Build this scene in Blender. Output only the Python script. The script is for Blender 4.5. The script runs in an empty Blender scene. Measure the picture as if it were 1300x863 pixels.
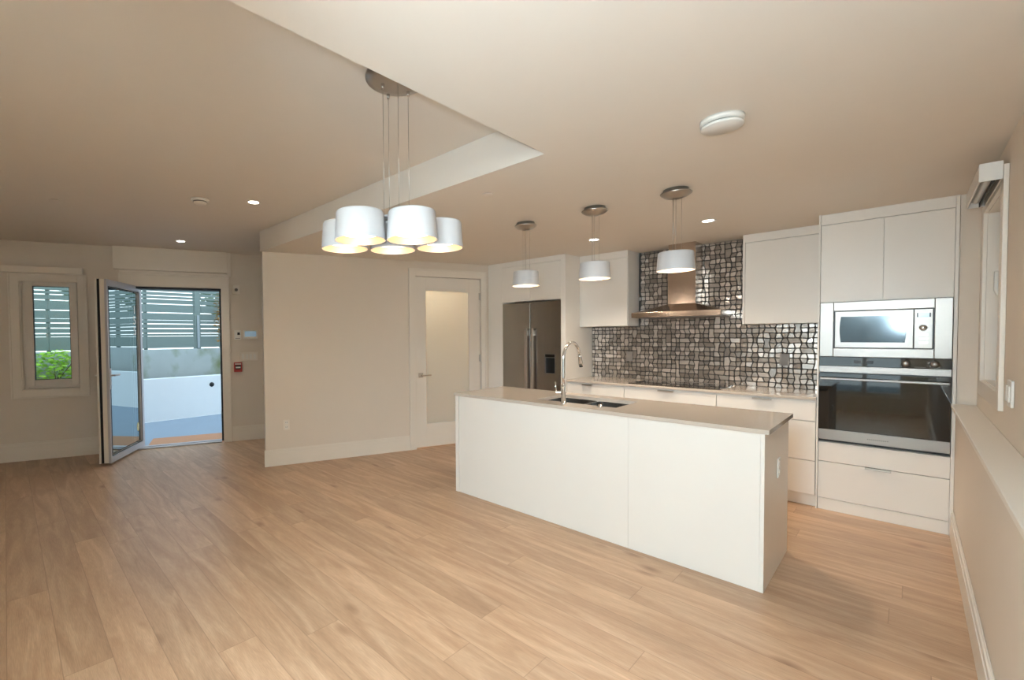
import bpy, bmesh, math, random
from mathutils import Vector, Matrix
random.seed(7)
C = bpy.context.scene.collection
SC = bpy.context.scene

# ------------------------------------------------------------------ camera
H = 1.4421
FWD = Vector((-0.73728466, 0.6750237, -0.02746513))
RGT = Vector((0.67543806, 0.73735774, -0.00932705))
UP = RGT.cross(FWD)
cam = bpy.data.cameras.new('camera')
camo = bpy.data.objects.new('camera', cam)
C.objects.link(camo)
camo.matrix_world = Matrix((
    (RGT.x, UP.x, -FWD.x, 0), (RGT.y, UP.y, -FWD.y, 0), (RGT.z, UP.z, -FWD.z, H), (0, 0, 0, 1)))
cam.sensor_width = 36
cam.lens = 571.59 * 36 / 1300
cam.shift_x = 120.36 / 1300
cam.shift_y = 9.75 / 1300
cam.clip_start = 0.02
SC.camera = camo

# ------------------------------------------------------------------ world, light, exposure
w = bpy.data.worlds.new('world'); SC.world = w; w.use_nodes = True
wn = w.node_tree.nodes; wl = w.node_tree.links
bg = wn['Background']
tc = wn.new('ShaderNodeTexCoord'); sx = wn.new('ShaderNodeSeparateXYZ')
rp = wn.new('ShaderNodeValToRGB')
rp.color_ramp.elements[0].position = 0.0; rp.color_ramp.elements[0].color = (0.80, 0.93, 1.0, 1)
rp.color_ramp.elements[1].position = 0.8; rp.color_ramp.elements[1].color = (0.62, 0.82, 1.0, 1)
wl.new(tc.outputs['Generated'], sx.inputs[0]); wl.new(sx.outputs['Z'], rp.inputs[0]); wl.new(rp.outputs[0], bg.inputs[0])
bg.inputs[1].default_value = 1.8

def area(name, loc, rot, sx_, sy_, power, col):
    l = bpy.data.lights.new(name, 'AREA'); l.shape = 'RECTANGLE'; l.size = sx_; l.size_y = sy_
    l.energy = power; l.color = col
    o = bpy.data.objects.new(name, l); C.objects.link(o); o.location = loc; o.rotation_euler = rot
    return o
# daylight through the big patio window in the wall behind the camera
DAY = area('daylight', (-0.95, -1.83, 1.25), (math.radians(90), 0, 0), 1.8, 1.6, 14, (0.86, 0.93, 1.0))
# the photographer's flash beside the camera: most of it thrown back at the top of the rear wall, some up at the low ceiling
def flash(name, loc, aim, deg, blend, e, col=(0.70, 0.875, 1.0), r=0.1):
    l = bpy.data.lights.new(name, 'SPOT'); l.energy = e; l.color = col; l.spot_size = math.radians(deg); l.spot_blend = blend; l.shadow_soft_size = r
    o = bpy.data.objects.new(name, l); C.objects.link(o); o.location = loc
    o.rotation_euler = (Vector(aim) - Vector(loc)).to_track_quat('-Z', 'Y').to_euler()
flash('rear_bounce_flash', (-0.25, -0.45, 1.7), (-0.1, -1.6, 2.25), 70, 0.5, 2100)
flash('ceiling_bounce_flash', (-0.05, -0.10, 1.55), (-0.7, 1.6, 2.37), 90, 1.0, 98)
flash('forward_flash', (-0.3, -0.6, 2.0), (-1.2, 2.2, 0.0), 90, 1.0, 275, r=0.3)

SC.view_settings.view_transform = 'Standard'
SC.view_settings.look = 'None'
SC.view_settings.gamma = 1
SC.view_settings.exposure = 0.47
SC.view_settings.use_curve_mapping = False
SC.cycles.max_bounces = 10
SC.cycles.diffuse_bounces = 6

# ------------------------------------------------------------------ materials
def lin(c):
    f = lambda v: v / 12.92 if v <= 0.04045 else ((v + 0.055) / 1.055) ** 2.4
    return tuple(f(v / 255) for v in c) + (1,)
MATS = {}
def mat(name, col, rough=0.5, metal=0.0, var=0.03, scale=6.0, bump=0.0, bscale=200, stretch=None, emit=None, estr=0, coat=0, spec=0.5):
    """principled material whose colour and surface are varied by noise"""
    m = bpy.data.materials.new(name); m.use_nodes = True
    nt = m.node_tree; n = nt.nodes; l = nt.links
    b = n['Principled BSDF']
    b.inputs['Roughness'].default_value = rough; b.inputs['Metallic'].default_value = metal
    b.inputs['Specular IOR Level'].default_value = spec
    if coat: b.inputs['Coat Weight'].default_value = coat; b.inputs['Coat Roughness'].default_value = 0.05
    t = n.new('ShaderNodeTexCoord'); mp = n.new('ShaderNodeMapping')
    l.new(t.outputs['Object'], mp.inputs[0])
    if stretch: mp.inputs['Scale'].default_value = stretch
    nz = n.new('ShaderNodeTexNoise'); nz.inputs['Scale'].default_value = scale; nz.inputs['Detail'].default_value = 4
    l.new(mp.outputs[0], nz.inputs['Vector'])
    mx = n.new('ShaderNodeMix'); mx.data_type = 'RGBA'
    c = lin(col)
    mx.inputs[6].default_value = tuple(max(0, v * (1 - var)) for v in c[:3]) + (1,)
    mx.inputs[7].default_value = tuple(min(1, v * (1 + var)) for v in c[:3]) + (1,)
    l.new(nz.outputs['Fac'], mx.inputs[0]); l.new(mx.outputs[2], b.inputs['Base Color'])
    if bump:
        nb = n.new('ShaderNodeTexNoise'); nb.inputs['Scale'].default_value = bscale
        l.new(mp.outputs[0], nb.inputs['Vector'])
        bp = n.new('ShaderNodeBump'); bp.inputs['Strength'].default_value = bump; bp.inputs['Distance'].default_value = 0.002
        l.new(nb.outputs['Fac'], bp.inputs['Height']); l.new(bp.outputs[0], b.inputs['Normal'])
    if emit:
        b.inputs['Emission Color'].default_value = emit + (1,); b.inputs['Emission Strength'].default_value = estr
    MATS[name] = m
    return m
def glassy(name, tint, gloss, rough=0.0, refl=(1, 1, 1, 1)):
    """thin window pane: mostly clear, with a share of mirror reflection"""
    m = bpy.data.materials.new(name); m.use_nodes = True
    nt = m.node_tree; n = nt.nodes; l = nt.links
    n.remove(n['Principled BSDF'])
    tr = n.new('ShaderNodeBsdfTransparent'); tr.inputs[0].default_value = tint
    gl = n.new('ShaderNodeBsdfGlossy'); gl.inputs['Roughness'].default_value = rough; gl.inputs[0].default_value = refl
    fr = n.new('ShaderNodeFresnel'); fr.inputs[0].default_value = 1.5
    ad = n.new('ShaderNodeMath'); ad.operation = 'ADD'; ad.use_clamp = True; ad.inputs[1].default_value = gloss
    mx = n.new('ShaderNodeMixShader')
    l.new(fr.outputs[0], ad.inputs[0]); l.new(ad.outputs[0], mx.inputs[0])
    l.new(tr.outputs[0], mx.inputs[1]); l.new(gl.outputs[0], mx.inputs[2]); l.new(mx.outputs[0], n['Material Output'].inputs[0])
    return m
M_WALL = mat('wall_paint', (221, 211, 198), 0.6, bump=0.08, bscale=350, var=0.012)
M_CEIL = mat('ceiling_paint', (228, 220, 209), 0.75, bump=0.08, bscale=300, var=0.012)
M_TRIM = mat('trim_paint', (230, 223, 212), 0.38, var=0.01)
M_CAB = mat('cabinet_lacquer', (232, 227, 219), 0.36, var=0.01)
M_CABIN = mat('cabinet_shadow_gap', (90, 84, 76), 0.8)
M_UPVC = mat('window_vinyl', (222, 216, 208), 0.35, var=0.01)
M_STEEL = mat('brushed_steel', (154, 149, 144), 0.36, 1.0, var=0.05, scale=30, stretch=(1, 1, 40), bump=0.05, bscale=60)
M_STEELH = mat('hood_steel', (200, 186, 174), 0.2, 1.0, var=0.04, scale=30, stretch=(1, 1, 40), bump=0.03, bscale=60)
M_FRIDGE = mat('fridge_steel', (166, 163, 159), 0.24, 1.0, var=0.04, scale=30, stretch=(40, 40, 1), bump=0.03, bscale=60)
M_NICKEL = mat('satin_nickel', (190, 184, 176), 0.3, 1.0)
M_DULL = mat('dull_steel_handle', (170, 160, 150), 0.5, 0.9)
M_CHROME = mat('polished_chrome', (225, 225, 225), 0.06, 1.0, var=0.0)
M_BLACKGL = mat('black_glass', (6, 8, 8), 0.03, coat=0.6, var=0.0, spec=0.6)
M_BLACK = mat('black_plastic', (14, 16, 18), 0.4)
M_DARKMET = mat('dark_seal', (18, 22, 26), 0.5)
M_QUARTZ = mat('quartz_top', (196, 184, 171), 0.12, var=0.06, scale=140, coat=0.2)
M_PLASTIC = mat('white_plastic', (230, 228, 222), 0.35, var=0.0)
M_SHADE = mat('shade_white_metal', (196, 196, 197), 0.35, var=0.0)
M_LINING = mat('shade_champagne_lining', (205, 170, 140), 0.35, 0.3, var=0.02)
M_DIFF = mat('lamp_diffuser', (255, 250, 240), 0.5, emit=(1.0, 0.86, 0.68), estr=2.6, var=0.0)
M_POT = mat('downlight_lens', (255, 250, 240), 0.5, emit=(1.0, 0.93, 0.85), estr=14.0, var=0.0)
M_FROST = None
M_RED = mat('red_plastic', (176, 36, 34), 0.4)
M_GREYPL = mat('grey_plastic', (112, 108, 104), 0.5)
M_LCD = mat('lcd_screen', (120, 146, 165), 0.15, emit=(0.35, 0.5, 0.62), estr=0.25)
M_ALU = mat('grey_aluminium', (190, 188, 192), 0.4, 0.3)
M_STUCCO = mat('white_stucco', (226, 230, 232), 0.85, bump=0.3, bscale=90, var=0.02)
M_PATIO = mat('patio_paving', (134, 148, 162), 0.7, bump=0.2, bscale=120, var=0.06, scale=2)
M_FENCE = mat('fence_slate_paint', (118, 134, 130), 0.6, var=0.08, scale=3, stretch=(1, 1, 12))
M_SOIL = mat('soil', (70, 56, 42), 0.95, var=0.3, scale=40)
M_MAT = mat('coir_mat', (176, 128, 96), 0.95, bump=0.8, bscale=500, var=0.2, scale=90)
M_BARK = mat('bark', (84, 70, 56), 0.9, var=0.3, scale=20)
M_LEAF = mat('leaf_dark_green', (70, 112, 60), 0.5, var=0.4, scale=1.5)
M_LEAFR = mat('leaf_rusty', (150, 118, 66), 0.6, var=0.5, scale=12)
M_LEAFB = mat('leaf_lime_green', (160, 208, 64), 0.5, var=0.35, scale=6)
M_GALV = mat('galvanised_steel', (160, 172, 178), 0.4, 0.7, var=0.15, scale=30)
M_PANE = glassy('window_glass', (0.93, 0.97, 0.95, 1), 0.02)
M_PANE_DOOR = glassy('coated_door_glass', (0.30, 0.36, 0.36, 1), 0.42, refl=(0.85, 0.95, 0.95, 1))
M_MICRO = mat('microwave_window', (54, 60, 63), 0.10, 0.75, coat=0.2, var=0.0)
M_STICK = mat('cream_sticker', (226, 222, 180), 0.5)
M_SINK = mat('sink_steel', (165, 162, 158), 0.22, 1.0, var=0.03)

def frosted():
    m = bpy.data.materials.new('frosted_glass'); m.use_nodes = True
    nt = m.node_tree; n = nt.nodes; l = nt.links; n.remove(n['Principled BSDF'])
    tl = n.new('ShaderNodeBsdfTranslucent'); tl.inputs[0].default_value = (0.80, 0.84, 0.82, 1)
    df = n.new('ShaderNodeBsdfDiffuse'); df.inputs[0].default_value = (0.72, 0.78, 0.78, 1)
    gl = n.new('ShaderNodeBsdfGlossy'); gl.inputs['Roughness'].default_value = 0.06
    nz = n.new('ShaderNodeTexNoise'); nz.inputs['Scale'].default_value = 300
    bp = n.new('ShaderNodeBump'); bp.inputs['Strength'].default_value = 0.03; l.new(nz.outputs[0], bp.inputs['Height']); l.new(bp.outputs[0], df.inputs['Normal'])
    m1 = n.new('ShaderNodeMixShader'); m1.inputs[0].default_value = 0.5
    fr = n.new('ShaderNodeFresnel'); fr.inputs[0].default_value = 1.5
    m2 = n.new('ShaderNodeMixShader')
    l.new(tl.outputs[0], m1.inputs[1]); l.new(df.outputs[0], m1.inputs[2]); l.new(fr.outputs[0], m2.inputs[0])
    l.new(m1.outputs[0], m2.inputs[1]); l.new(gl.outputs[0], m2.inputs[2]); l.new(m2.outputs[0], n['Material Output'].inputs[0])
    return m
M_FROST = frosted()

def wood_floor():
    m = bpy.data.materials.new('oak_planks'); m.use_nodes = True
    nt = m.node_tree; n = nt.nodes; l = nt.links; b = n['Principled BSDF']
    t = n.new('ShaderNodeTexCoord'); s = n.new('ShaderNodeSeparateXYZ'); l.new(t.outputs['Object'], s.inputs[0])
    def mth(op, a, bb=None, clamp=False):
        q = n.new('ShaderNodeMath'); q.operation = op; q.use_clamp = clamp
        for i, v in enumerate((a, bb)):
            if v is None: continue
            if isinstance(v, (int, float)): q.inputs[i].default_value = v
            else: l.new(v, q.inputs[i])
        return q.outputs[0]
    Wd, L = 0.178, 2.1
    yy = mth('DIVIDE', mth('ADD', s.outputs['Y'], 0.03), Wd); row = mth('FLOOR', yy); fy = mth('SUBTRACT', yy, row)
    wn1 = n.new('ShaderNodeTexWhiteNoise'); wn1.noise_dimensions = '1D'; l.new(row, wn1.inputs['W'])
    xx = mth('ADD', mth('DIVIDE', s.outputs['X'], L), wn1.outputs['Value']); col = mth('FLOOR', xx); fx = mth('SUBTRACT', xx, col)
    cb = n.new('ShaderNodeCombineXYZ'); l.new(row, cb.inputs[0]); l.new(col, cb.inputs[1])
    wn2 = n.new('ShaderNodeTexWhiteNoise'); wn2.noise_dimensions = '2D'; l.new(cb.outputs[0], wn2.inputs['Vector'])
    # grain coordinates, shifted per plank
    g = n.new('ShaderNodeCombineXYZ')
    l.new(mth('ADD', mth('MULTIPLY', s.outputs['X'], 1.0), mth('MULTIPLY', wn2.outputs['Value'], 37.0)), g.inputs[0])
    l.new(mth('MULTIPLY', s.outputs['Y'], 7.0), g.inputs[1]); l.new(mth('MULTIPLY', wn2.outputs['Value'], 91.0), g.inputs[2])
    n1 = n.new('ShaderNodeTexNoise'); n1.inputs['Scale'].default_value = 1.6; n1.inputs['Detail'].default_value = 6; n1.inputs['Distortion'].default_value = 1.2; l.new(g.outputs[0], n1.inputs['Vector'])
    g2 = n.new('ShaderNodeMapping'); g2.inputs['Scale'].default_value = (1.3, 5, 1); l.new(g.outputs[0], g2.inputs[0])
    n2 = n.new('ShaderNodeTexNoise'); n2.inputs['Scale'].default_value = 14; n2.inputs['Detail'].default_value = 5; l.new(g2.outputs[0], n2.inputs['Vector'])
    # knots
    kg = n.new('ShaderNodeMapping'); kg.inputs['Scale'].default_value = (1.5, 0.43, 1); l.new(g.outputs[0], kg.inputs[0])
    vk = n.new('ShaderNodeTexVoronoi'); vk.inputs['Scale'].default_value = 1.25; l.new(kg.outputs[0], vk.inputs['Vector'])
    kn = n.new('ShaderNodeMapRange'); kn.inputs[1].default_value = 0.015; kn.inputs[2].default_value = 0.15; kn.inputs[3].default_value = 1; kn.inputs[4].default_value = 0; l.new(vk.outputs['Distance'], kn.inputs[0])
    r1 = n.new('ShaderNodeValToRGB'); e = r1.color_ramp.elements
    e[0].position = 0.30; e[0].color = lin((177, 143, 114)); e[1].position = 0.72; e[1].color = lin((208, 176, 146))
    e2 = e.new(0.5); e2.color = lin((190, 157, 127))
    l.new(n1.outputs['Fac'], r1.inputs[0])
    mx = n.new('ShaderNodeMix'); mx.data_type = 'RGBA'; mx.blend_type = 'MULTIPLY'; mx.inputs[0].default_value = 1
    r2 = n.new('ShaderNodeMapRange'); r2.inputs[1].default_value = 0.35; r2.inputs[2].default_value = 0.7; r2.inputs[3].default_value = 0.83; r2.inputs[4].default_value = 1.06; l.new(n2.outputs['Fac'], r2.inputs[0])
    pl = n.new('ShaderNodeMapRange'); pl.inputs[3].default_value = 0.90; pl.inputs[4].default_value = 1.08; l.new(wn2.outputs['Value'], pl.inputs[0])
    tone = mth('MULTIPLY', r2.outputs[0], pl.outputs[0])
    tc_ = n.new('ShaderNodeCombineXYZ')
    for i in range(3): l.new(tone, tc_.inputs[i])
    l.new(r1.outputs[0], mx.inputs[6]); l.new(tc_.outputs[0], mx.inputs[7])
    mk = n.new('ShaderNodeMix'); mk.data_type = 'RGBA'; mk.inputs[7].default_value = lin((120, 84, 62))
    l.new(mth('MULTIPLY', kn.outputs[0], 0.62), mk.inputs[0]); l.new(mx.outputs[2], mk.inputs[6])
    # seams
    ey = mth('MULTIPLY', mth('MINIMUM', fy, mth('SUBTRACT', 1.0, fy)), Wd); ex = mth('MULTIPLY', mth('MINIMUM', fx, mth('SUBTRACT', 1.0, fx)), L)
    ed = mth('MINIMUM', ey, ex)
    sm = n.new('ShaderNodeMapRange'); sm.inputs[1].default_value = 0.0006; sm.inputs[2].default_value = 0.0022; sm.inputs[3].default_value = 0.45; sm.inputs[4].default_value = 0; l.new(ed, sm.inputs[0])
    ms = n.new('ShaderNodeMix'); ms.data_type = 'RGBA'; ms.inputs[7].default_value = lin((104, 76, 58)); l.new(sm.outputs[0], ms.inputs[0]); l.new(mk.outputs[2], ms.inputs[6])
    l.new(ms.outputs[2], b.inputs['Base Color'])
    b.inputs['Roughness'].default_value = 0.36; b.inputs['Specular IOR Level'].default_value = 0.4
    bp = n.new('ShaderNodeBump'); bp.inputs['Strength'].default_value = 0.15; bp.inputs['Distance'].default_value = 0.001
    l.new(mth('SUBTRACT', n2.outputs['Fac'], mth('MULTIPLY', sm.outputs[0], 3.0)), bp.inputs['Height']); l.new(bp.outputs[0], b.inputs['Normal'])
    return m
M_WOOD = wood_floor()

def concrete():
    m = mat('stained_concrete', (170, 180, 180), 0.85, bump=0.3, bscale=60, var=0.1, scale=3)
    nt = m.node_tree; n = nt.nodes; l = nt.links; b = n['Principled BSDF']
    old = b.inputs['Base Color'].links[0].from_socket
    t = n.new('ShaderNodeTexCoord'); mp = n.new('ShaderNodeMapping'); mp.inputs['Scale'].default_value = (1, 1, 0.7); l.new(t.outputs['Object'], mp.inputs[0])
    nz = n.new('ShaderNodeTexNoise'); nz.inputs['Scale'].default_value = 2.3; nz.inputs['Detail'].default_value = 6; l.new(mp.outputs[0], nz.inputs['Vector'])
    r = n.new('ShaderNodeMapRange'); r.inputs[1].default_value = 0.52; r.inputs[2].default_value = 0.72; l.new(nz.outputs[0], r.inputs[0])
    mx = n.new('ShaderNodeMix'); mx.data_type = 'RGBA'; mx.inputs[7].default_value = lin((120, 132, 96)); l.new(r.outputs[0], mx.inputs[0]); l.new(old, mx.inputs[6]); l.new(mx.outputs[2], b.inputs['Base Color'])
    return m
M_CONC = concrete()

def tile_mat():
    m = bpy.data.materials.new('mosaic_glass_tile'); m.use_nodes = True
    nt = m.node_tree; n = nt.nodes; l = nt.links; b = n['Principled BSDF']
    ge = n.new('ShaderNodeNewGeometry'); r = n.new('ShaderNodeValToRGB')
    e = r.color_ramp.elements; e[0].color = lin((140, 131, 122)); e[1].color = lin((214, 204, 194)); e[1].position = 1
    q = e.new(0.55); q.color = lin((176, 166, 156))
    l.new(ge.outputs['Random Per Island'], r.inputs[0]); l.new(r.outputs[0], b.inputs['Base Color'])
    b.inputs['Metallic'].default_value = 0.55; b.inputs['Roughness'].default_value = 0.24
    b.inputs['Coat Weight'].default_value = 0.6; b.inputs['Coat Roughness'].default_value = 0.04
    t = n.new('ShaderNodeTexCoord'); nz = n.new('ShaderNodeTexNoise'); nz.inputs['Scale'].default_value = 24
    l.new(t.outputs['Object'], nz.inputs['Vector'])
    bp = n.new('ShaderNodeBump'); bp.inputs['Strength'].default_value = 0.25; bp.inputs['Distance'].default_value = 0.004; l.new(nz.outputs[0], bp.inputs['Height']); l.new(bp.outputs[0], b.inputs['Normal'])
    return m
M_TILE = tile_mat()
M_GROUT = mat('dark_grout', (44, 42, 40), 0.75, var=0.1)

# ------------------------------------------------------------------ mesh helpers
class MB:
    def __init__(s): s.bm = bmesh.new()
    def box(s, x0, x1, y0, y1, z0, z1, bev=0.0, seg=2):
        x0, x1 = min(x0, x1), max(x0, x1); y0, y1 = min(y0, y1), max(y0, y1); z0, z1 = min(z0, z1), max(z0, z1)
        t = bmesh.new(); bmesh.ops.create_cube(t, size=1)
        for v in t.verts:
            v.co = Vector(((x0 + x1) / 2 + v.co.x * (x1 - x0), (y0 + y1) / 2 + v.co.y * (y1 - y0), (z0 + z1) / 2 + v.co.z * (z1 - z0)))
        if bev: bmesh.ops.bevel(t, geom=t.edges[:], offset=bev, segments=seg, affect='EDGES', profile=0.5)
        s.merge(t); return s
    def merge(s, t, M=None):
        if M is not None: bmesh.ops.transform(t, matrix=M, verts=t.verts)
        me = bpy.data.meshes.new('tmp'); t.to_mesh(me); t.free(); s.bm.from_mesh(me); bpy.data.meshes.remove(me)
    def prism(s, pts, z0, z1, bev=0.0):
        t = bmesh.new(); vs = [t.verts.new((p[0], p[1], z0)) for p in pts]; f = t.faces.new(vs)
        r = bmesh.ops.extrude_face_region(t, geom=[f])
        for v in r['geom']:
            if isinstance(v, bmesh.types.BMVert): v.co.z = z1
        bmesh.ops.recalc_face_normals(t, faces=t.faces[:])
        if bev: bmesh.ops.bevel(t, geom=t.edges[:], offset=bev, segments=2, affect='EDGES')
        s.merge(t); return s
    def lathe(s, prof, c=(0, 0, 0), seg=40, M=None, sy=1.0):
        t = bmesh.new(); rings = []
        for r, z in prof:
            if r < 1e-6: rings.append([t.verts.new((0, 0, z))])
            else: rings.append([t.verts.new((r * math.cos(2 * math.pi * i / seg), sy * r * math.sin(2 * math.pi * i / seg), z)) for i in range(seg)])
        for a, b in zip(rings, rings[1:]):
            for i in range(seg):
                j = (i + 1) % seg
                if len(a) == 1 and len(b) == 1: continue
                if len(a) == 1: t.faces.new((a[0], b[i], b[j]))
                elif len(b) == 1: t.faces.new((a[i], b[0], a[j]))
                else: t.faces.new((a[i], b[i], b[j], a[j]))
        bmesh.ops.recalc_face_normals(t, faces=t.faces[:])
        for f in t.faces: f.smooth = True
        T = Matrix.Translation(Vector(c))
        s.merge(t, T @ M if M is not None else T); return s
    def cyl(s, a, b, r, r2=None, seg=20):
        a = Vector(a); b = Vector(b); d = b - a; L = d.length; r2 = r if r2 is None else r2
        q = Vector((0, 0, 1)).rotation_difference(d.normalized()).to_matrix().to_4x4()
        return s.lathe([(0, 0), (r, 0), (r, 0.0001), (r2, L - 0.0001), (r2, L), (0, L)], a, seg, q)
    def tube(s, pts, r, seg=14):
        """swept round tube along points"""
        t = bmesh.new(); pts = [Vector(p) for p in pts]; rings = []; prev = None
        for i, p in enumerate(pts):
            d = (pts[min(i + 1, len(pts) - 1)] - pts[max(i - 1, 0)]).normalized()
            if prev is None:
                ref = Vector((1, 0, 0)) if abs(d.x) < 0.8 else Vector((0, 1, 0)); u = d.cross(ref).normalized()
            else: u = (prev - d * prev.dot(d)).normalized()
            prev = u; v = d.cross(u); rr = r[i] if isinstance(r, (list, tuple)) else r
            rings.append([t.verts.new(p + u * rr * math.cos(2 * math.pi * k / seg) + v * rr * math.sin(2 * math.pi * k / seg)) for k in range(seg)])
        for a, b in zip(rings, rings[1:]):
            for k in range(seg): t.faces.new((a[k], b[k], b[(k + 1) % seg], a[(k + 1) % seg]))
        t.faces.new(rings[0]); t.faces.new(rings[-1])
        bmesh.ops.recalc_face_normals(t, faces=t.faces[:])
        for f in t.faces: f.smooth = True
        s.merge(t); return s
    def frame(s, x0, x1, z0, z1, wd, y0, y1, bev=0.0, wb=None, wt=None, wr=None):
        """rectangular frame in the xz plane, members of width wd"""
        wb = wd if wb is None else wb; wt = wd if wt is None else wt; wr = wd if wr is None else wr
        s.box(x0, x0 + wd, y0, y1, z0, z1, bev); s.box(x1 - wr, x1, y0, y1, z0, z1, bev)
        s.box(x0 + wd, x1 - wr, y0, y1, z1 - wt, z1, bev)
        if wb: s.box(x0 + wd, x1 - wr, y0, y1, z0, z0 + wb, bev)
        return s
    def build(s, name, m, parent=None, loc=(0, 0, 0), rz=0.0, kind=None, label=None, off=None):
        me = bpy.data.meshes.new(name)
        if off is not None: bmesh.ops.translate(s.bm, verts=s.bm.verts[:], vec=-Vector(off))
        s.bm.to_mesh(me); s.bm.free(); me.materials.append(m)
        o = bpy.data.objects.new(name, me); C.objects.link(o)
        if parent is not None: o.parent = parent
        else: o.location = loc; o.rotation_euler = (0, 0, rz)
        if kind: o['kind'] = kind
        if label: o['label'] = label
        return o
def thing(name, label, cat, loc=(0, 0, 0), rz=0.0, group=None, kind=None):
    o = bpy.data.objects.new(name, None); C.objects.link(o); o.empty_display_size = 0.1
    o.location = loc; o.rotation_euler = (0, 0, rz); o['label'] = label; o['category'] = cat
    if group: o['group'] = group
    if kind: o['kind'] = kind
    return o
def tag(o, label, cat, group=None, kind=None):
    o['label'] = label; o['category'] = cat
    if group: o['group'] = group
    if kind: o['kind'] = kind
    return o
def dup(root, loc, label, rz=None):
    r = root.copy(); C.objects.link(r); r.location = loc; r['label'] = label
    if rz is not None: r.rotation_euler = (0, 0, rz)
    for ch in list(root.children):
        c = ch.copy(); C.objects.link(c); c.parent = r
        for g in list(ch.children):
            d = g.copy(); C.objects.link(d); d.parent = c
    return r

# ------------------------------------------------------------------ room measures
H1, H2 = 2.3731, 2.5918              # low ceiling, raised ceiling
M0 = Vector((-4.7931, 2.1026, 0)); RZ = math.radians(90 - 19.265)
MD = Vector((0.32994, 0.94400, 0)); MN = Vector((0.94400, -0.32994, 0))
LD = -1.4900                           # entry wall lies this far behind the pantry wall
def MP(u, off=0, z=0):                 # a point in the frame of the two slanting walls
    p = M0 + MD * u + MN * off; return Vector((p.x, p.y, z))
YK = 5.469; YC = 4.837; YT = 4.861; XR = 0.228; XU = 0.319; ZL = 0.93; YR = -1.6

# ------------------------------------------------------------------ structure
pa = MP(-4.45, LD)
fl = [(XU + .1, YR - .2), (XU + .1, YK + .15), (-4.2, YK + .15), tuple(MP(3.1, LD - .02)[:2]), tuple(MP(-4.6, LD - .02)[:2]), tuple(MP(-4.6, LD - .02)[:2])]
fl = [(XU + .1, YR - .2), (XU + .1, YK + .15), (-4.0, YK + .15), tuple(MP(3.1, LD - .02)[:2]), tuple(MP(-4.75, LD - .02)[:2])]
MB().prism(fl, -0.085, 0.0).build('floor', M_WOOD, kind='structure')
fc = [(XU + .1, YR - .2), (XU + .1, YK + .15), (-4.0, YK + .15), tuple(MP(3.1, LD - .16)[:2]), tuple(MP(-4.75, LD - .16)[:2])]
MB().prism(fc, H2, H2 + .15).build('ceiling', M_CEIL, kind='structure')
a = MP(0, -.02); b = MP(2.89, -.02)
lc = [(-1.2854, YR), (XU + .05, YR), (XU + .05, YK + .05), (b.x, YK + .05), (b.x, b.y), (a.x, a.y), (-4.805, 2.0825), (-1.2854, 2.0825)]
MB().prism(lc, H1, H2 - .001).build('ceiling', M_CEIL, kind='structure')
MB().box(-4.1, XU + .1, YK, YK + .15, 0, H2).build('wall_kitchen', M_WALL, kind='structure')
# pantry wall (slanting), with a hole for the frosted door
mb = MB()
mb.box(0, 1.80, 0, .12, 0, H2); mb.box(2.78, 2.96, 0, .12, 0, H2); mb.box(1.80, 2.78, 0, .12, 2.195, H2)
mb.build('wall_pantry', M_WALL, loc=M0, rz=RZ, kind='structure')
# entry wall, with holes for window and door
D0, D1, DT = -1.47, -0.42, 2.10
yL = -LD
mb = MB()
mb.box(-4.75, -2.60, yL, yL + .15, 0, H2); mb.box(-2.60, -2.02, yL, yL + .15, 0, .835); mb.box(-2.60, -2.02, yL, yL + .15, 2.18, H2)
mb.box(-2.02, D0, yL, yL + .15, 0, H2); mb.box(D0, D1, yL, yL + .15, DT, H2); mb.box(D1, 3.1, yL, yL + .15, 0, H2)
mb.build('wall_entry', M_WALL, loc=M0, rz=RZ, kind='structure')
MB().box(1.10, 1.20, .121, yL - .001, 0, H2).build('wall_hall', M_WALL, loc=M0, rz=RZ, kind='structure')
MB().box(2.96, 3.06, .121, yL - .001, 0, H2).build('wall_pantry_side', M_WALL, loc=M0, rz=RZ, kind='structure')
# rear wall behind the camera with a wide patio window
mb = MB()
WX0, WX1, WZ1 = -1.95, -0.02, 2.15
mb.box(-7.6, WX0, YR - .15, YR, 0, H2); mb.box(WX1, XU + .1, YR - .15, YR, 0, H2); mb.box(WX0, WX1, YR - .15, YR, WZ1, H2); mb.box(WX0, WX1, YR - .15, YR, 0, .28)
mb.build('wall_rear', M_WALL, kind='structure')
mb = MB(); mb.frame(WX0, WX1, .28, WZ1, .07, YR - .12, YR - .04, .003); mb.box(-.56, -.50, YR - .12, YR - .04, .35, WZ1 - .07, .003)
wr = mb.build('window_3', M_UPVC, kind='structure')
MB().box(WX0 + .07, -.56, YR - .085, YR - .079, .35, WZ1 - .07).build('pane', M_PANE, wr)
MB().box(-.50, WX1 - .07, YR - .085, YR - .079, .35, WZ1 - .07).build('pane', M_PANE, wr)
# right wall: thick lower part with a ledge, upper part set back, window hole
mb = MB(); mb.box(XR, XU + .1, YR, YT + .01, 0, ZL - .025); mb.build('wall_right_lower', M_WALL, kind='structure')
WY0, WY1, RZ0, RZ1 = 3.69, 4.47, 1.13, 2.16
mb = MB(); mb.box(XU, XU + .15, YR, WY0, ZL - .02, H2); mb.box(XU, XU + .15, WY1, YK, ZL - .02, H2)
mb.box(XU, XU + .15, WY0, WY1, ZL - .02, RZ0); mb.box(XU, XU + .15, WY0, WY1, RZ1, H2)
mb.box(XR + .001, XU, YT + .012, YT + .08, 0, H1 - .001)
mb.build('wall_right', M_WALL, kind='structure')
MB().box(XR - .024, XU - .001, YR + .01, YT - .005, ZL - .024, ZL, .003).build('trim_1', M_TRIM, kind='structure')   # ledge cap

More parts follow.
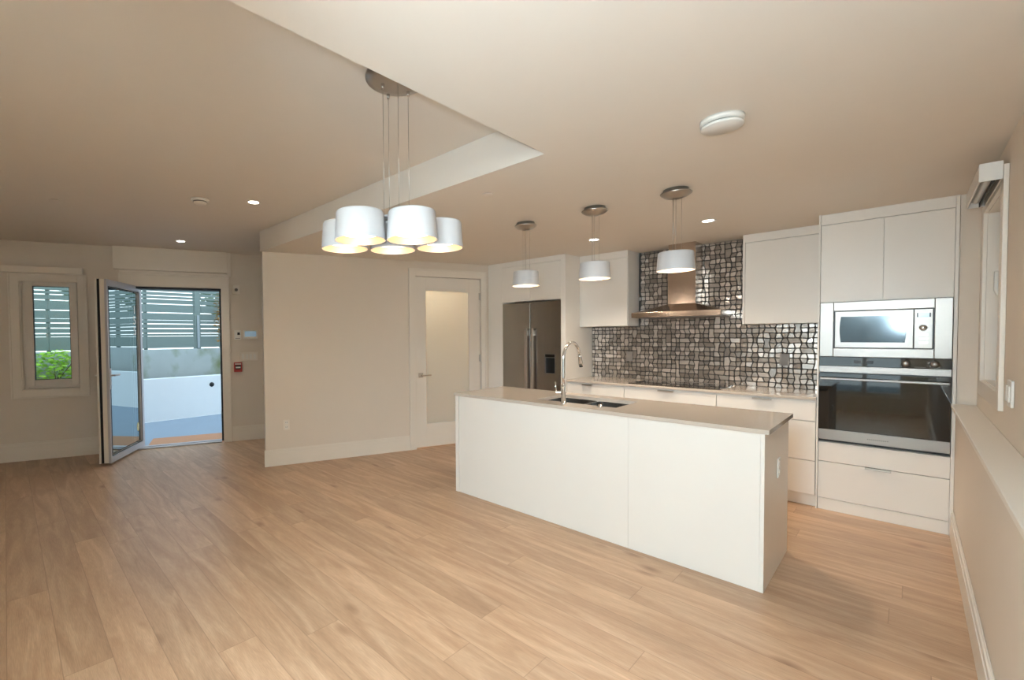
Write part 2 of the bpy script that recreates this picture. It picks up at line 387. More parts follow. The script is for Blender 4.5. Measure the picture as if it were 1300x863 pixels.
# baseboards: tall plinth with a stepped top
def base(u0, u1, front, name, loc=None, rz=0, h=.185):
    mb = MB()
    mb.box(u0, u1, front - .015, front, 0, h - .045, .002); mb.box(u0, u1, front - .011, front, h - .045, h - .012, .002); mb.box(u0, u1, front - .006, front, h - .012, h, .002)
    return mb.build(name, M_TRIM, loc=loc or (0, 0, 0), rz=rz, kind='structure')
base(-.016, 1.722, -.001, 'baseboard_pantry', M0, RZ)
base(-4.75, -1.62, yL - .001, 'baseboard_entry', M0, RZ, .22)
base(-.315, 1.10, yL - .001, 'baseboard_hall', M0, RZ, .205)
mb = MB()
mb.box(XR - .016, XR - .001, YR + .01, YT - .02, 0, .14, .002); mb.box(XR - .012, XR - .001, YR + .01, YT - .02, .14, .172, .002); mb.box(XR - .006, XR - .001, YR + .01, YT - .02, .172, .185, .002)
mb.build('baseboard_right', M_TRIM, kind='structure')

# ------------------------------------------------------------------ frosted pantry door with casing
mb = MB()
for (x0, x1, z0, z1) in ((1.722, 1.812, 0, 2.28), (2.766, 2.842, 0, 2.28), (1.812, 2.766, 2.187, 2.28)):
    mb.box(x0, x1, -.016, -.001, z0, z1, .002)
mb.box(1.722, 1.742, -.026, -.016, 0, 2.28, .002); mb.box(2.824, 2.842, -.026, -.016, 0, 2.28, .002); mb.box(1.742, 2.824, -.026, -.016, 2.26, 2.28, .002)
mb.box(1.80, 1.812, 0, .11, 0, 2.187); mb.box(2.766, 2.78, 0, .11, 0, 2.187); mb.box(1.812, 2.766, 0, .11, 2.185, 2.194)
mb.box(1.812, 1.832, .0535, .07, 0, 2.185); mb.box(2.744, 2.766, .0535, .07, 0, 2.185); mb.box(1.832, 2.744, .0535, .07, 2.165, 2.185)
mb.build('trim_2', M_TRIM, loc=M0, rz=RZ, kind='structure')
pd = bpy.data.objects.new('door_1', None); C.objects.link(pd); pd.location = M0; pd.rotation_euler = (0, 0, RZ); pd['kind'] = 'structure'
pd['label'] = 'cream interior door with a tall frosted glass panel'
mb = MB(); mb.frame(1.817, 2.759, .012, 2.179, .145, .012, .052, .002, wb=.29, wt=.168, wr=.168)
mb.frame(1.957, 2.595, .300, 2.014, .008, .008, .014)
mb.build('door_frame', M_TRIM, pd)
MB().box(1.96, 2.593, .028, .036, .30, 2.013).build('glass_panel', M_FROST, pd, label='frosted glass panel')
def lever(parent, x, y, z, m, d=1, out=-1):
    mb = MB(); mb.box(x - .03, x + .03, y, y + out * .01, z - .03, z + .03, .002)
    mb.cyl((x, y + out * .01, z), (x, y + out * .05, z), .011)
    mb.box(x - .012 * d, x + .125 * d, y + out * .042, y + out * .06, z - .010, z + .010, .005)
    return mb.build('door_handle', m, parent, label='satin nickel lever handle')
lever(pd, 1.885, .012, .935, M_NICKEL)
for z in (1.95, 1.13, .25):
    mb = MB(); mb.cyl((2.763, .004, z - .05), (2.763, .004, z + .05), .008); mb.box(2.742, 2.763, .006, .0125, z - .045, z + .045); mb.box(2.735 if z > 1.9 else 2.745, 2.763, -.004, .004, z + .035, z + .045)
    mb.build('hinge', M_NICKEL, pd, label='satin nickel hinge')
# light in the pantry behind the frosted glass
l = bpy.data.lights.new('pantry_light', 'POINT'); l.energy = 80; l.color = (1.0, 0.72, 0.48); l.shadow_soft_size = .08
o = bpy.data.objects.new('pantry_light', l); C.objects.link(o); o.location = MP(1.95, -.55, 2.40)

# ------------------------------------------------------------------ entry: window, door, bulkhead, frame
mb = MB(); y = yL
mb.frame(-2.69, -1.945, .745, 2.21, .09, y - .018, y - .001, .002)
mb.frame(-2.70, -1.935, .735, 2.22, .018, y - .028, y - .018, .002)
mb.frame(-2.60, -2.02, .835, 2.18, .008, y - .001, y + .14)
mb.build('trim_3', M_TRIM, loc=M0, rz=RZ, kind='structure')
mb = MB(); mb.frame(-2.59, -2.03, .845, 2.17, .045, y + .045, y + .11, .004)
w1 = mb.build('window_1', M_UPVC, loc=M0, rz=RZ, kind='structure'); w1['label'] = 'narrow white framed window beside the entry door'
mb = MB(); mb.frame(-2.562, -2.052, .875, 2.145, .075, y + .02, y + .07, .006); mb.build('sash', M_UPVC, w1)
MB().frame(-2.49, -2.124, .947, 2.073, .008, y + .03, y + .06).build('gasket', M_DARKMET, w1)
MB().box(-2.487, -2.127, y + .044, y + .050, .95, 2.07).build('pane', M_PANE, w1)
# blind over that window
r = thing('roller_blind', 'cream roller blind cassette above the narrow entry window', 'blind', MP(-2.35, LD + .028, 2.215), RZ)
mb = MB(); mb.box(-.385, .385, -.062, 0, 0, .012, .003); mb.box(-.385, .385, -.068, -.058, 0, .075, .004); mb.box(-.385, .385, -.062, 0, .063, .075, .003); mb.box(-.385, -.378, -.06, 0, .01, .065); mb.box(.378, .385, -.06, 0, .01, .065); mb.build('cassette', M_TRIM, r)
mb = MB(); mb.cyl((-.377, -.03, .036), (.377, -.03, .036), .02); mb.build('roller', M_PLASTIC, r)

# bulkhead above the entry door
mb = MB(); mb.box(-1.655, -.348, yL - .065, yL - .001, 2.305, H2 - .001, .003); mb.box(-.345, -.30, yL - .03, yL - .001, 2.27, H2 - .001, .002)
mb.box(-1.60, -.335, yL - .030, yL - .001, 2.265, 2.30, .002)
mb.build('trim_4', M_TRIM, loc=M0, rz=RZ, kind='structure')
mb = MB()
mb.box(-1.60, D0 + .01, yL - .02, yL - .001, 0, 2.262, .002); mb.box(D1 - .01, -.325, yL - .02, yL - .001, 0, 2.262, .002); mb.box(D0 + .01, D1 - .01, yL - .02, yL - .001, 2.105, 2.262, .002)
mb.box(-1.61, -1.59, yL - .032, yL - .02, 0, 2.262, .002); mb.box(-.345, -.325, yL - .032, yL - .02, 0, 2.262, .002); mb.box(-1.59, -.345, yL - .032, yL - .02, 2.242, 2.262, .002)
mb.build('trim_5', M_TRIM, loc=M0, rz=RZ, kind='structure')
mb = MB()  # exterior aluminium jamb with dark seal
mb.box(D0, D0 + .012, yL, yL + .15, .02, DT); mb.box(D1 - .034, D1, yL, yL + .15, .02, DT); mb.box(D0, D1, yL, yL + .15, DT - .028, DT)
mb.build('trim_6', M_DARKMET, loc=M0, rz=RZ, kind='structure')
mb = MB(); mb.box(D0 + .012, D1 - .034, yL - .01, yL + .15, -.0, .018, .004); mb.box(D0 + .012, D1 - .034, yL + .05, yL + .07, .018, .026, .002)
mb.build('trim_7', M_ALU, loc=M0, rz=RZ, kind='structure')
for z in (.30, .95, 1.6):
    MB().box(D1 - .038, D1 - .033, yL + .06, yL + .09, z, z + .12, .002).build('strike_plate', M_ALU, bpy.data.objects['trim_6'])

# open door leaf; local x runs from hinge to free edge, local y<0 is the outdoor face
A = Vector((-6.80, 1.335, 0)); Bp = Vector((-6.085, .855, 0)); dv = (Bp - A); LW = dv.length; ang = math.atan2(dv.y, dv.x)
dl = bpy.data.objects.new('door_2', None); C.objects.link(dl); dl.location = A; dl.rotation_euler = (0, 0, ang); dl['kind'] = 'structure'
dl['label'] = 'open glazed entry door with grey outdoor frame and cream indoor frame'
z0, z1 = .022, 2.108
# outdoor normal is +y in this frame (leaf turned into the room)
mb = MB(); mb.frame(0, LW, z0, z1, .07, -.026, 0, .003, wr=.035); mb.build('outdoor_frame', M_ALU, dl, label='grey aluminium outdoor face')
mb = MB(); mb.frame(-.004, LW - .002, z0 + .004, z1 - .002, .075, -.074, -.0265, .002, wr=.04); mb.build('indoor_frame', M_TRIM, dl, label='cream indoor frame')
mb = MB(); mb.frame(-.008, LW + .0, z0 + .004, z1, .09, -.100, -.0745, .001); mb.build('seal', M_DARKMET, dl, label='dark rubber seal')
mb = MB(); mb.frame(-.012, LW + .012, z0 + .003, z1 + .004, .09, -.118, -.1005, .003); mb.build('indoor_rebate', M_TRIM, dl, label='cream rebated edge')
MB().box(.07, LW - .035, -.030, -.020, z0 + .095, z1 - .095).build('glass_panel', M_PANE_DOOR, dl, label='reflective clear glass')
MB().frame(.064, LW - .029, z0 + .079, z1 - .079, .010, -.001, .003).build('glazing_bead', M_DARKMET, dl)
mb = MB(); mb.box(LW - .045, LW - .012, 0, .008, .86, 1.10, .003); mb.cyl((LW - .028, .008, 1.02), (LW - .028, .055, 1.02), .009); mb.box(LW - .14, LW - .018, .045, .058, 1.01, 1.03, .005)
mb.build('door_handle', M_ALU, dl)
mb = MB(); mb.box(LW - .065, LW - .03, -.126, -.1185, .86, 1.10, .003); mb.cyl((LW - .047, -.126, 1.02), (LW - .047, -.165, 1.02), .009); mb.box(LW - .16, LW - .037, -.170, -.157, 1.01, 1.03, .005)
mb.build('door_handle', M_PLASTIC, dl)
for z in (.25, 1.05, 1.85):
    mb = MB(); mb.cyl((-.02, -.05, z), (-.02, -.05, z + .1), .011); mb.build('hinge', M_PLASTIC, dl)
MB().lathe([(0, 0), (.026, 0), (.026, .002), (0, .002)], (.145, -.0195, .30), 24, Matrix.Scale(2.2, 4, (0, 0, 1)) @ Matrix.Rotation(math.radians(-90), 4, 'X')).build('sticker', M_STICK, dl, label='oval cream sticker on the glass')
for ch, z in (('1', 1.80), ('5', 1.665), ('5', 1.53)):
    fc_ = bpy.data.curves.new('house_number', 'FONT'); fc_.body = ch; fc_.size = .15; fc_.extrude = .0008; fc_.align_x = 'CENTER'
    fo = bpy.data.objects.new('house_number', fc_); C.objects.link(fo); fo.parent = dl; fo.location = (.165, -.0185, z - .05)
    fo.rotation_euler = (math.radians(90), 0, math.radians(180)); fc_.materials.append(M_PLASTIC); fo['label'] = 'white house number on the glass'

# ------------------------------------------------------------------ things on the entry wall
def wplate(name, label, cat, u, z, w_, h_, m, parts=None, d=.008, wall=LD, group=None):
    r = thing(name, label, cat, MP(u, wall + .0015, z), RZ, group)
    MB().box(-w_ / 2, w_ / 2, -d, 0, -h_ / 2, h_ / 2, min(.003, d * .4)).build('plate', m, r)
    return r
r = wplate('motion_sensor', 'small square cream sensor high on the wall right of the entry door', 'sensor', -.236, 2.09, .085, .125, M_TRIM, d=.03)
mb = MB(); mb.lathe([(0, 0), (.022, 0), (.018, .012), (0, .018)], (0, -.03, 0), 20, Matrix.Rotation(math.radians(90), 4, 'X')); mb.build('lens', M_GREYPL, r, label='grey round lens')
r = wplate('thermostat', 'small white thermostat with a dark square display right of the entry door', 'thermostat', -.228, 1.47, .085, .13, M_PLASTIC, d=.022)
MB().box(-.005, .028, -.024, -.022, .0, .035, .0005).build('display', M_DARKMET, r, label='dark square display')
MB().box(-.03, .03, -.024, -.022, -.05, -.043).build('slot', M_GREYPL, r)
r = wplate('alarm_keypad', 'wide alarm keypad with a blue grey screen beside the thermostat', 'keypad', -.062, 1.475, .19, .125, M_PLASTIC, d=.024)
MB().box(-.075, .075, -.026, -.024, -.03, .045, .0006).build('screen', M_LCD, r, label='blue grey screen')
for i in range(4): MB().box(-.07 + i * .038, -.045 + i * .038, -.0265, -.024, -.052, -.042, .001).build('button', M_TRIM, r)
r = wplate('light_switch_plate', 'cream four gang light switch plate below the alarm keypad', 'light switch', -.085, 1.17, .235, .118, M_TRIM)
for i in range(4): MB().box(-.098 + i * .051, -.064 + i * .051, -.0125, -.008, -.034, .034, .0015).build('rocker', M_PLASTIC, r)
r = wplate('fire_alarm_pull', 'red fire alarm pull station under the light switches', 'fire alarm', -.232, 1.025, .105, .13, M_RED, d=.03)
MB().box(-.036, .036, -.034, -.030, -.028, .03, .001).build('recess', M_DARKMET, r, label='dark recess')
MB().box(-.03, .03, -.046, -.034, -.012, .008, .002).build('pull_bar', M_PLASTIC, r, label='white pull bar')
MB().box(-.04, .04, -.0315, -.030, .038, .052).build('legend', M_PLASTIC, r, label='white legend strip')
# outlet on the pantry wall
def outlet(name, label, u, z, wall):
    r = wplate(name, label, 'outlet', u, z, .072, .115, M_TRIM, wall=wall)
    for dz in (-.026, .026):
        p = MB().box(-.017, .017, -.0105, -.008, dz - .018, dz + .018, .002).build('socket', M_PLASTIC, r)
        mb = MB(); mb.box(-.009, -.006, -.0109, -.0104, dz - .004, dz + .008); mb.box(.006, .009, -.0109, -.0104, dz - .004, dz + .008); mb.build('slot', M_BLACK, p)
    return r
outlet('wall_outlet', 'cream wall outlet low on the pantry wall above the baseboard', .223, .45, 0)

# ------------------------------------------------------------------ island
IX0, IX1, IY0, IY1 = -2.8195, -.502, 3.0334, 3.773
r = thing('kitchen_island', 'long cream kitchen island in the middle of the wood floor', 'kitchen island', ((IX0 + IX1) / 2, 3.4, 0))
O = tuple(r.location)
bx0, bx1, by0, by1 = -2.812, -.523, 3.048, 3.7595
mb = MB(); mb.box(bx0 + .04, bx1 - .02, by0 + .02, by1 - .03, .002, .12); mb.box(bx0 + .04, -2.10, by0 + .02, by1 - .03, .12, .884); mb.box(-1.37, bx1 - .02, by0 + .02, by1 - .03, .12, .884)
mb.build('carcass', M_CAB, r, off=O)
MB().box(bx0, bx0 + .038, by0 - .004, by1, .001, .884, .0015).build('end_panel', M_CAB, r, off=O, label='left end panel')
MB().box(bx1 - .019, bx1, by0, by1, .001, .884, .0015).build('end_panel', M_CAB, r, off=O, label='right end panel with a small outlet')
MB().box(bx0 + .0395, -1.2540, by0 + .002, by0 + .019, .001, .884, .001).build('back_panel', M_CAB, r, off=O)
MB().box(-1.2530, bx1 - .0195, by0 + .002, by0 + .019, .001, .884, .001).build('back_panel', M_CAB, r, off=O)
for i, (x0, x1) in enumerate(((bx0 + .04, -2.05), (-2.047, -1.40), (-1.397, bx1 - .02))):
    MB().box(x0, x1, by1 - .028, by1 - .009, .11, .86, .0015).build('door', M_CAB, r, off=O)
# quartz top as four strips round the sink cut-out
SX0, SX1, SY0, SY1 = -2.06, -1.41, 3.215, 3.615
t = thing('island_countertop', 'polished beige quartz countertop on the kitchen island', 'countertop', ((IX0 + IX1) / 2, 3.4, .8855))
mb = MB()
bm = mb.bm
def ring_top(bm, o, i, z0, z1):
    (x0, x1, y0, y1), (a0, a1, b0, b1) = o, i
    V = {}
    for z in (z0, z1):
        V['o', z] = [bm.verts.new((x, y, z)) for x, y in ((x0, y0), (x1, y0), (x1, y1), (x0, y1))]
        V['i', z] = [bm.verts.new((x, y, z)) for x, y in ((a0, b0), (a1, b0), (a1, b1), (a0, b1))]
    for k in range(4):
        j = (k + 1) % 4
        bm.faces.new((V['o', z1][k], V['o', z1][j], V['i', z1][j], V['i', z1][k]))
        bm.faces.new((V['o', z0][k], V['i', z0][k], V['i', z0][j], V['o', z0][j]))
        bm.faces.new((V['o', z0][k], V['o', z0][j], V['o', z1][j], V['o', z1][k]))
        bm.faces.new((V['i', z0][k], V['i', z1][k], V['i', z1][j], V['i', z0][j]))
    es = [e for e in bm.edges if e.verts[0].co.z == z1 and e.verts[1].co.z == z1 and len({v in V['o', z1] for v in e.verts}) == 1] + [e for e in bm.edges if e.verts[0].co.z != e.verts[1].co.z]
    bmesh.ops.bevel(bm, geom=es, offset=.002, segments=2, affect='EDGES')
ring_top(bm, (IX0, IX1, IY0, IY1), (SX0, SX1, SY0, SY1), .8855, .91)
mb.build('slab', M_QUARTZ, t, off=tuple(t.location))
# sink
s = thing('kitchen_sink', 'stainless double bowl undermount sink in the island top', 'sink', (-1.73, 3.41, .70))
def bowl(x0, x1, y0, y1, name):
    mb = MB(); bm = mb.bm; z1, z0 = .884, .70; t_ = .006
    def rr(x0, x1, y0, y1, r, z):
        out = []
        for cx, cy, a0 in ((x1 - r, y1 - r, 0), (x0 + r, y1 - r, 90), (x0 + r, y0 + r, 180), (x1 - r, y0 + r, 270)):
            for k in range(5): q = math.radians(a0 + k * 22.5); out.append(bm.verts.new((cx + r * math.cos(q), cy + r * math.sin(q), z)))
        return out
    rings = [rr(x0 - t_, x1 + t_, y0 - t_, y1 + t_, .03, z1 - .0), rr(x0, x1, y0, y1, .03, z1), rr(x0 + .006, x1 - .006, y0 + .006, y1 - .006, .03, z0 + .02), rr(x0 + .025, x1 - .025, y0 + .025, y1 - .025, .03, z0 + .003)]
    for a_, b_ in zip(rings, rings[1:]):
        for k in range(20): bm.faces.new((a_[k], a_[(k + 1) % 20], b_[(k + 1) % 20], b_[k]))
    bm.faces.new(rings[-1]); lo = rr(x0 - t_, x1 + t_, y0 - t_, y1 + t_, .03, z0 - .003)
    for k in range(20): bm.faces.new((rings[0][k], lo[k], lo[(k + 1) % 20], rings[0][(k + 1) % 20]))
    bm.faces.new(lo[::-1]); bmesh.ops.recalc_face_normals(bm, faces=bm.faces[:])
    o = mb.build(name, M_SINK, s, off=tuple(s.location))
    MB().lathe([(0, .002), (.02, .002), (.03, .004), (.042, .006), (.044, .003), (0, .003)], ((x0 + x1) / 2, (y0 + y1) / 2, z0 + .0), 24).build('drain', M_CHROME, o, off=tuple(s.location))
bowl(SX0 + .006, -1.735, SY0 + .006, SY1 - .006, 'bowl'); bowl(-1.715, SX1 - .006, SY0 + .006, SY1 - .006, 'bowl')
# faucet
FX, FY = -1.775, 3.135
f = thing('kitchen_faucet', 'tall chrome gooseneck faucet on the island beside the sink', 'faucet', (FX, FY, .9105))
mb = MB(); mb.lathe([(0, 0), (.027, 0), (.027, .006), (.0175, .010), (.0165, .14), (.012, .15), (0, .15)], (0, 0, 0), 28); mb.build('body', M_CHROME, f)
R_ = .125
pts = [(0, 0, .145), (0, 0, .2), (0, 0, .34)] + [(0, R_ - R_ * math.cos(math.radians(q)), .34 + R_ * math.sin(math.radians(q))) for q in range(10, 171, 10)]
mb = MB(); mb.tube(pts, .0115); mb.build('spout', M_CHROME, f)
e0 = Vector(pts[-1]); dd = (Vector(pts[-1]) - Vector(pts[-2])).normalized()
mb = MB(); mb.tube([e0, e0 + dd * .012, e0 + dd * .06, e0 + dd * .085], [.013, .0145, .016, .0165]); mb.build('spray_head', M_CHROME, f)
mb = MB(); mb.tube([e0 + dd * .0855, e0 + dd * .098], .0145); mb.build('nozzle', M_BLACK, f, label='black nozzle ring')
mb = MB(); mb.cyl((-.016, -.008, .085), (-.05, -.025, .085), .013); mb.tube([(-.045, -.022, .085), (-.05, -.026, .12), (-.052, -.028, .165)], [.006, .005, .0045]); mb.build('lever', M_CHROME, f)
d = thing('air_switch', 'small round chrome air switch button in front of the sink', 'switch', (-1.50, 3.16, .9105))
MB().lathe([(0, 0), (.024, 0), (.024, .006), (.014, .009), (.013, .02), (0, .022)], (0, 0, 0), 24).build('button', M_CHROME, d)
# outlet on island end
r = thing('island_outlet', 'slim white outlet on the right end of the island', 'outlet', (bx1 + .0012, 3.425, .625))
MB().box(0, .007, -.036, .036, -.058, .058, .002).build('plate', M_PLASTIC, r)
for dz in (-.026, .026): MB().box(.007, .0095, -.017, .017, dz - .018, dz + .018, .001).build('socket', M_PLASTIC, r)

# ------------------------------------------------------------------ wall counter: three drawer units, worktop, cooktop
def pull(x0, x1, y, z, parent, O, horiz=True):
    """thin edge pull hooked over the top of a front"""
    mb = MB(); mb.box(x0, x1, y - .022, y + .018, z, z + .002, .0006); mb.box(x0, x1, y - .0235, y - .0215, z - .012, z + .002, .0006)
    return mb.build('handle', M_NICKEL, parent, off=O, label='thin satin nickel edge pull')
units = ((-2.697, -2.041, (-2.505, -2.39), 'left'), (-2.039, -1.198, (-1.70, -1.555), 'middle'), (-1.196, -.502, (-.924, -.786), 'right'))
for x0, x1, hd, pos in units:
    lab = {'left': 'cream drawer cabinet beside the fridge panel under the worktop', 'middle': 'wide cream drawer cabinet under the black cooktop', 'right': 'cream drawer cabinet between the cooktop and the oven tower'}[pos]
    r = thing('drawer_cabinet', lab, 'cabinet', ((x0 + x1) / 2, 5.15, 0), group='base cabinets on the cooktop wall'); O = tuple(r.location)
    mb = MB(); mb.box(x0, x1, YC + .03, YK - .002, .10, .884); mb.box(x0, x1, YC + .075, YK - .002, .001, .10); mb.build('body', M_CAB, r, off=O)
    for k, (z0, z1) in enumerate(((.712, .868), (.388, .706), (.106, .382))):
        dr = MB().box(x0 + .0015, x1 - .0015, YC + .010, YC + .029, z0, z1, .001).build('drawer', M_CAB, r, off=O)
        pull(hd[0], hd[1], YC + .010, z1 + .0005, dr, O)
    MB().box(x0, x1, YC + .06, YC + .074, .001, .098, .001).build('toe_kick', M_CAB, r, off=O)
t = thing('worktop', 'polished beige quartz worktop along the tiled wall', 'countertop', (-1.6, 5.15, .8855))
MB().box(-2.7, -.5, YC - .006, YK - .013, .8855, .908, .002).build('slab', M_QUARTZ, t, off=tuple(t.location))
ck = thing('cooktop', 'black glass induction cooktop set on the worktop under the hood', 'cooktop', (-1.6, 5.13, .9085))
O = tuple(ck.location)
MB().box(-2.015, -1.175, 4.895, 5.375, .9085, .9145, .002).build('glass_top', M_BLACKGL, ck, off=O)
for cx, cy, rr_ in ((-1.82, 5.02, .085), (-1.82, 5.24, .07), (-1.37, 5.02, .07), (-1.37, 5.24, .095), (-1.6, 5.15, .08)):
    MB().lathe([(rr_, 0), (rr_ + .003, 0), (rr_ + .003, .0004), (rr_, .0004), (rr_, 0)], (cx, cy, .9146), 36).build('cooking_zone', M_GREYPL, ck, off=O)

# ------------------------------------------------------------------ mosaic backsplash
bs = thing('backsplash', 'mosaic backsplash of small silver grey pebble shaped tiles in dark grout', 'backsplash', (-1.6, YK - .012, .909))
O = tuple(bs.location)
zones = [(-2.696, -2.132, .909, 1.524), (-2.130, -1.092, .909, H1 - .001), (-1.090, -.500, .909, 1.518)]
mb = MB()
for x0, x1, z0, z1 in zones: mb.box(x0, x1, YK - .008, YK - .001, z0, z1)
mb.build('grout', M_GROUT, bs, off=O)
P_ = .0462; Q_ = .048
NX, NZ = int(2.2 / P_) + 2, int(1.48 / Q_) + 2
rnd = random.Random(3)
sgn = [[(1 if ((i + j) % 2) else -1) * (1 if rnd.random() < .78 else -1) for j in range(NZ + 1)] for i in range(NX + 1)]
jx = [[sgn[i][j] * rnd.uniform(.004, .0085) for j in range(NZ + 1)] for i in range(NX + 1)]
jz = [[rnd.uniform(-.004, .004) for j in range(NZ + 1)] for i in range(NX + 1)]
def node(i, j): return (-2.71 + i * P_ + jx[i][j], .905 + j * Q_ + jz[i][j])
tb = bmesh.new()
def tile(poly):
    # shrink for the grout line, clip to the zones' bounding rules, then extrude with a small bevel
    cx = sum(p[0] for p in poly) / len(poly); cz = sum(p[1] for p in poly) / len(poly)
    g = .0035
    q = []
    n_ = len(poly)
    for k in range(n_):
        p = poly[k]; dx, dz = cx - p[0], cz - p[1]
        q.append((p[0] + math.copysign(min(abs(dx), g), dx), p[1] + math.copysign(min(abs(dz), g), dz)))
    ztop = H1 - .002 if zones[1][0] <= cx <= zones[1][1] else 1.517
    xa_, xb_ = (-2.695, -.501) if cz < 1.517 else (zones[1][0] + .001, zones[1][1] - .001)
    if ztop < 1.6 and min(p[1] for p in poly) > 1.50: return
    if ztop < 1.6: xa_, xb_ = -2.695, -.501
    if not (xa_ - .02 <= cx <= xb_ + .02): return
    q = [(min(max(p[0], xa_), xb_), min(max(p[1], .910), ztop)) for p in q]
    if cz > 1.48 and ztop > 1.6 and cz < 1.56: q = [(min(max(p[0], zones[1][0] + .001), zones[1][1] - .001), p[1]) for p in q]
    w_ = max(p[0] for p in q) - min(p[0] for p in q); h_ = max(p[1] for p in q) - min(p[1] for p in q)
    if w_ < .012 or h_ < .012: return
    # round corners by cutting them
    out = []
    m_ = len(q)
    for k in range(m_):
        a_, p, c_ = Vector(q[k - 1]), Vector(q[k]), Vector(q[(k + 1) % m_])
        c1 = min(.008, (a_ - p).length * .3); c2 = min(.008, (c_ - p).length * .3)
        p1 = p + (a_ - p).normalized() * c1; p2 = p + (c_ - p).normalized() * c2; mid = (p1 + p2) / 2 * .55 + p * .45
        out += [p1, mid, p2]
    ctr = Vector((cx, cz)); tilt = rnd.uniform(-.0008, .0008); tilt2 = rnd.uniform(-.0008, .0008)
    lo = [tb.verts.new((p.x, YK - .0078, p.y)) for p in out]
    up = [tb.verts.new((p.x, YK - .0105, p.y)) for p in out]
    ins = []
    for p in out:
        d_ = (ctr - p); p3 = p + d_.normalized() * .0025
        ins.append(tb.verts.new((p3.x, YK - .0125 + tilt * (p3.x - cx) / .02 + tilt2 * (p3.y - cz) / .02, p3.y)))
    L_ = len(out)
    for k in range(L_):
        j = (k + 1) % L_
        tb.faces.new((lo[k], lo[j], up[j], up[k])); f_ = tb.faces.new((up[k], up[j], ins[j], ins[k])); f_.smooth = True
    tb.faces.new(ins)
used = set()
for j in range(NZ):
    for i in range(NX):
        if (i, j) in used: continue
        k = rnd.random()
        if k < .05 and i + 1 < NX and (i + 1, j) not in used:
            used |= {(i, j), (i + 1, j)}; P = [node(i, j), node(i + 1, j), node(i + 2, j), node(i + 2, j + 1), node(i + 1, j + 1), node(i, j + 1)]
            P[1] = (P[1][0], (P[0][1] + P[2][1]) / 2); P[4] = (P[4][0], (P[3][1] + P[5][1]) / 2)
            jz[i + 1][j] = P[1][1] - (.905 + j * Q_); jz[i + 1][j + 1] = P[4][1] - (.905 + (j + 1) * Q_)
            tile(P)
        elif k < .10 and j + 1 < NZ:
            used |= {(i, j), (i, j + 1)}; tile([node(i, j), node(i + 1, j), node(i + 1, j + 1), node(i + 1, j + 2), node(i, j + 2), node(i, j + 1)])
        else: tile([node(i, j), node(i + 1, j), node(i + 1, j + 1), node(i, j + 1)])
bmesh.ops.recalc_face_normals(tb, faces=tb.faces[:])
mb = MB(); mb.merge(tb); mb.build('tiles', M_TILE, bs, off=O)
for (x, z, lab) in ((-2.232, 1.172, 'grey blank plate on the mosaic tiles below the left wall cabinet'), (-.793, 1.178, 'grey blank plate on the mosaic tiles left of the oven tower')):
    r = thing('outlet_plate', lab, 'outlet', (x, YK - .0145, z))
    MB().box(-.037, .037, -.007, 0, -.056, .056, .002).build('plate', M_GREYPL, r)
    mb = MB(); mb.box(-.017, .017, -.0085, -.007, -.034, .034, .0006); mb.build('rocker', M_GREYPL, r)

# ------------------------------------------------------------------ wall cabinets
def wallcab(x0, x1, yf, z0, lab, hd):
    r = thing('wall_cabinet', lab, 'cabinet', ((x0 + x1) / 2, yf, z0)); O = tuple(r.location)
    mb = MB(); mb.box(x0, x1, yf + .02, YK - .002, z0, H1 - .001); mb.box(x0, x0 + .018, yf, yf + .02, z0, H1 - .001); mb.build('body', M_CAB, r, off=O)
    MB().box(x0 + .018, x1, yf, yf + .019, 2.297, H1 - .001, .0008).build('top_filler', M_CAB, r, off=O)
    d_ = MB().box(x0 + .020, x1 - .002, yf, yf + .019, z0 + .002, 2.290, .001).build('door', M_CAB, r, off=O)
    mb = MB(); mb.box(hd[0], hd[1], yf - .016, yf + .015, z0 - .001, z0 + .0015, .0005); mb.build('handle', M_NICKEL, d_, off=O, label='thin satin nickel edge pull')
wallcab(-2.700, -2.132, 5.15, 1.526, 'cream wall cabinet between the fridge panel and the range hood', (-2.47, -2.34))
wallcab(-1.088, -.500, 5.253, 1.5206, 'cream wall cabinet between the range hood and the oven tower', (-.72, -.60))

# ------------------------------------------------------------------ range hood
hd = thing('range_hood', 'stainless steel chimney range hood on the mosaic wall', 'range hood', (-1.62, 5.23, 1.606)); O = tuple(hd.location)
HX0, HX1, HF = -2.03, -1.207, 5.0
mb = MB(); mb.box(HX0, HX1, HF, YK - .018, 1.608, 1.662, .0015); mb.build('canopy_rim', M_STEELH, hd, off=O)
mb = MB(); bm = mb.bm
lo = [bm.verts.new(p) for p in ((HX0 + .01, HF + .012, 1.662), (HX1 - .01, HF + .012, 1.662), (HX1 - .01, YK - .018, 1.662), (HX0 + .01, YK - .018, 1.662))]
cx0, cx1, cyf = -1.735, -1.474, 5.2
up = [bm.verts.new(p) for p in ((cx0, cyf, 1.745), (cx1, cyf, 1.745), (cx1, YK - .018, 1.745), (cx0, YK - .018, 1.745))]
for k in range(4): bm.faces.new((lo[k], lo[(k + 1) % 4], up[(k + 1) % 4], up[k]))
bm.faces.new(up); bm.faces.new(lo[::-1]); mb.build('canopy', M_STEELH, hd, off=O)
mb = MB(); mb.box(cx0, cx1, cyf, YK - .018, 1.7452, 2.1, .001); mb.box(cx0 + .004, cx1 - .004, cyf + .004, YK - .018, 2.1, H1 - .001, .001); mb.build('chimney', M_STEELH, hd, off=O)
mb = MB(); mb.box(HX0 + .03, HX1 - .03, HF + .03, YK - .03, 1.6045, 1.6078); mb.build('filter', M_STEEL, hd, off=O)
for k in range(4): MB().lathe([(0, 0), (.006, 0), (.006, .003), (0, .003)], (-1.68 + k * .03, HF - .0002, 1.635), 16, Matrix.Rotation(math.radians(90), 4, 'X')).build('button', M_CHROME, hd, off=O)

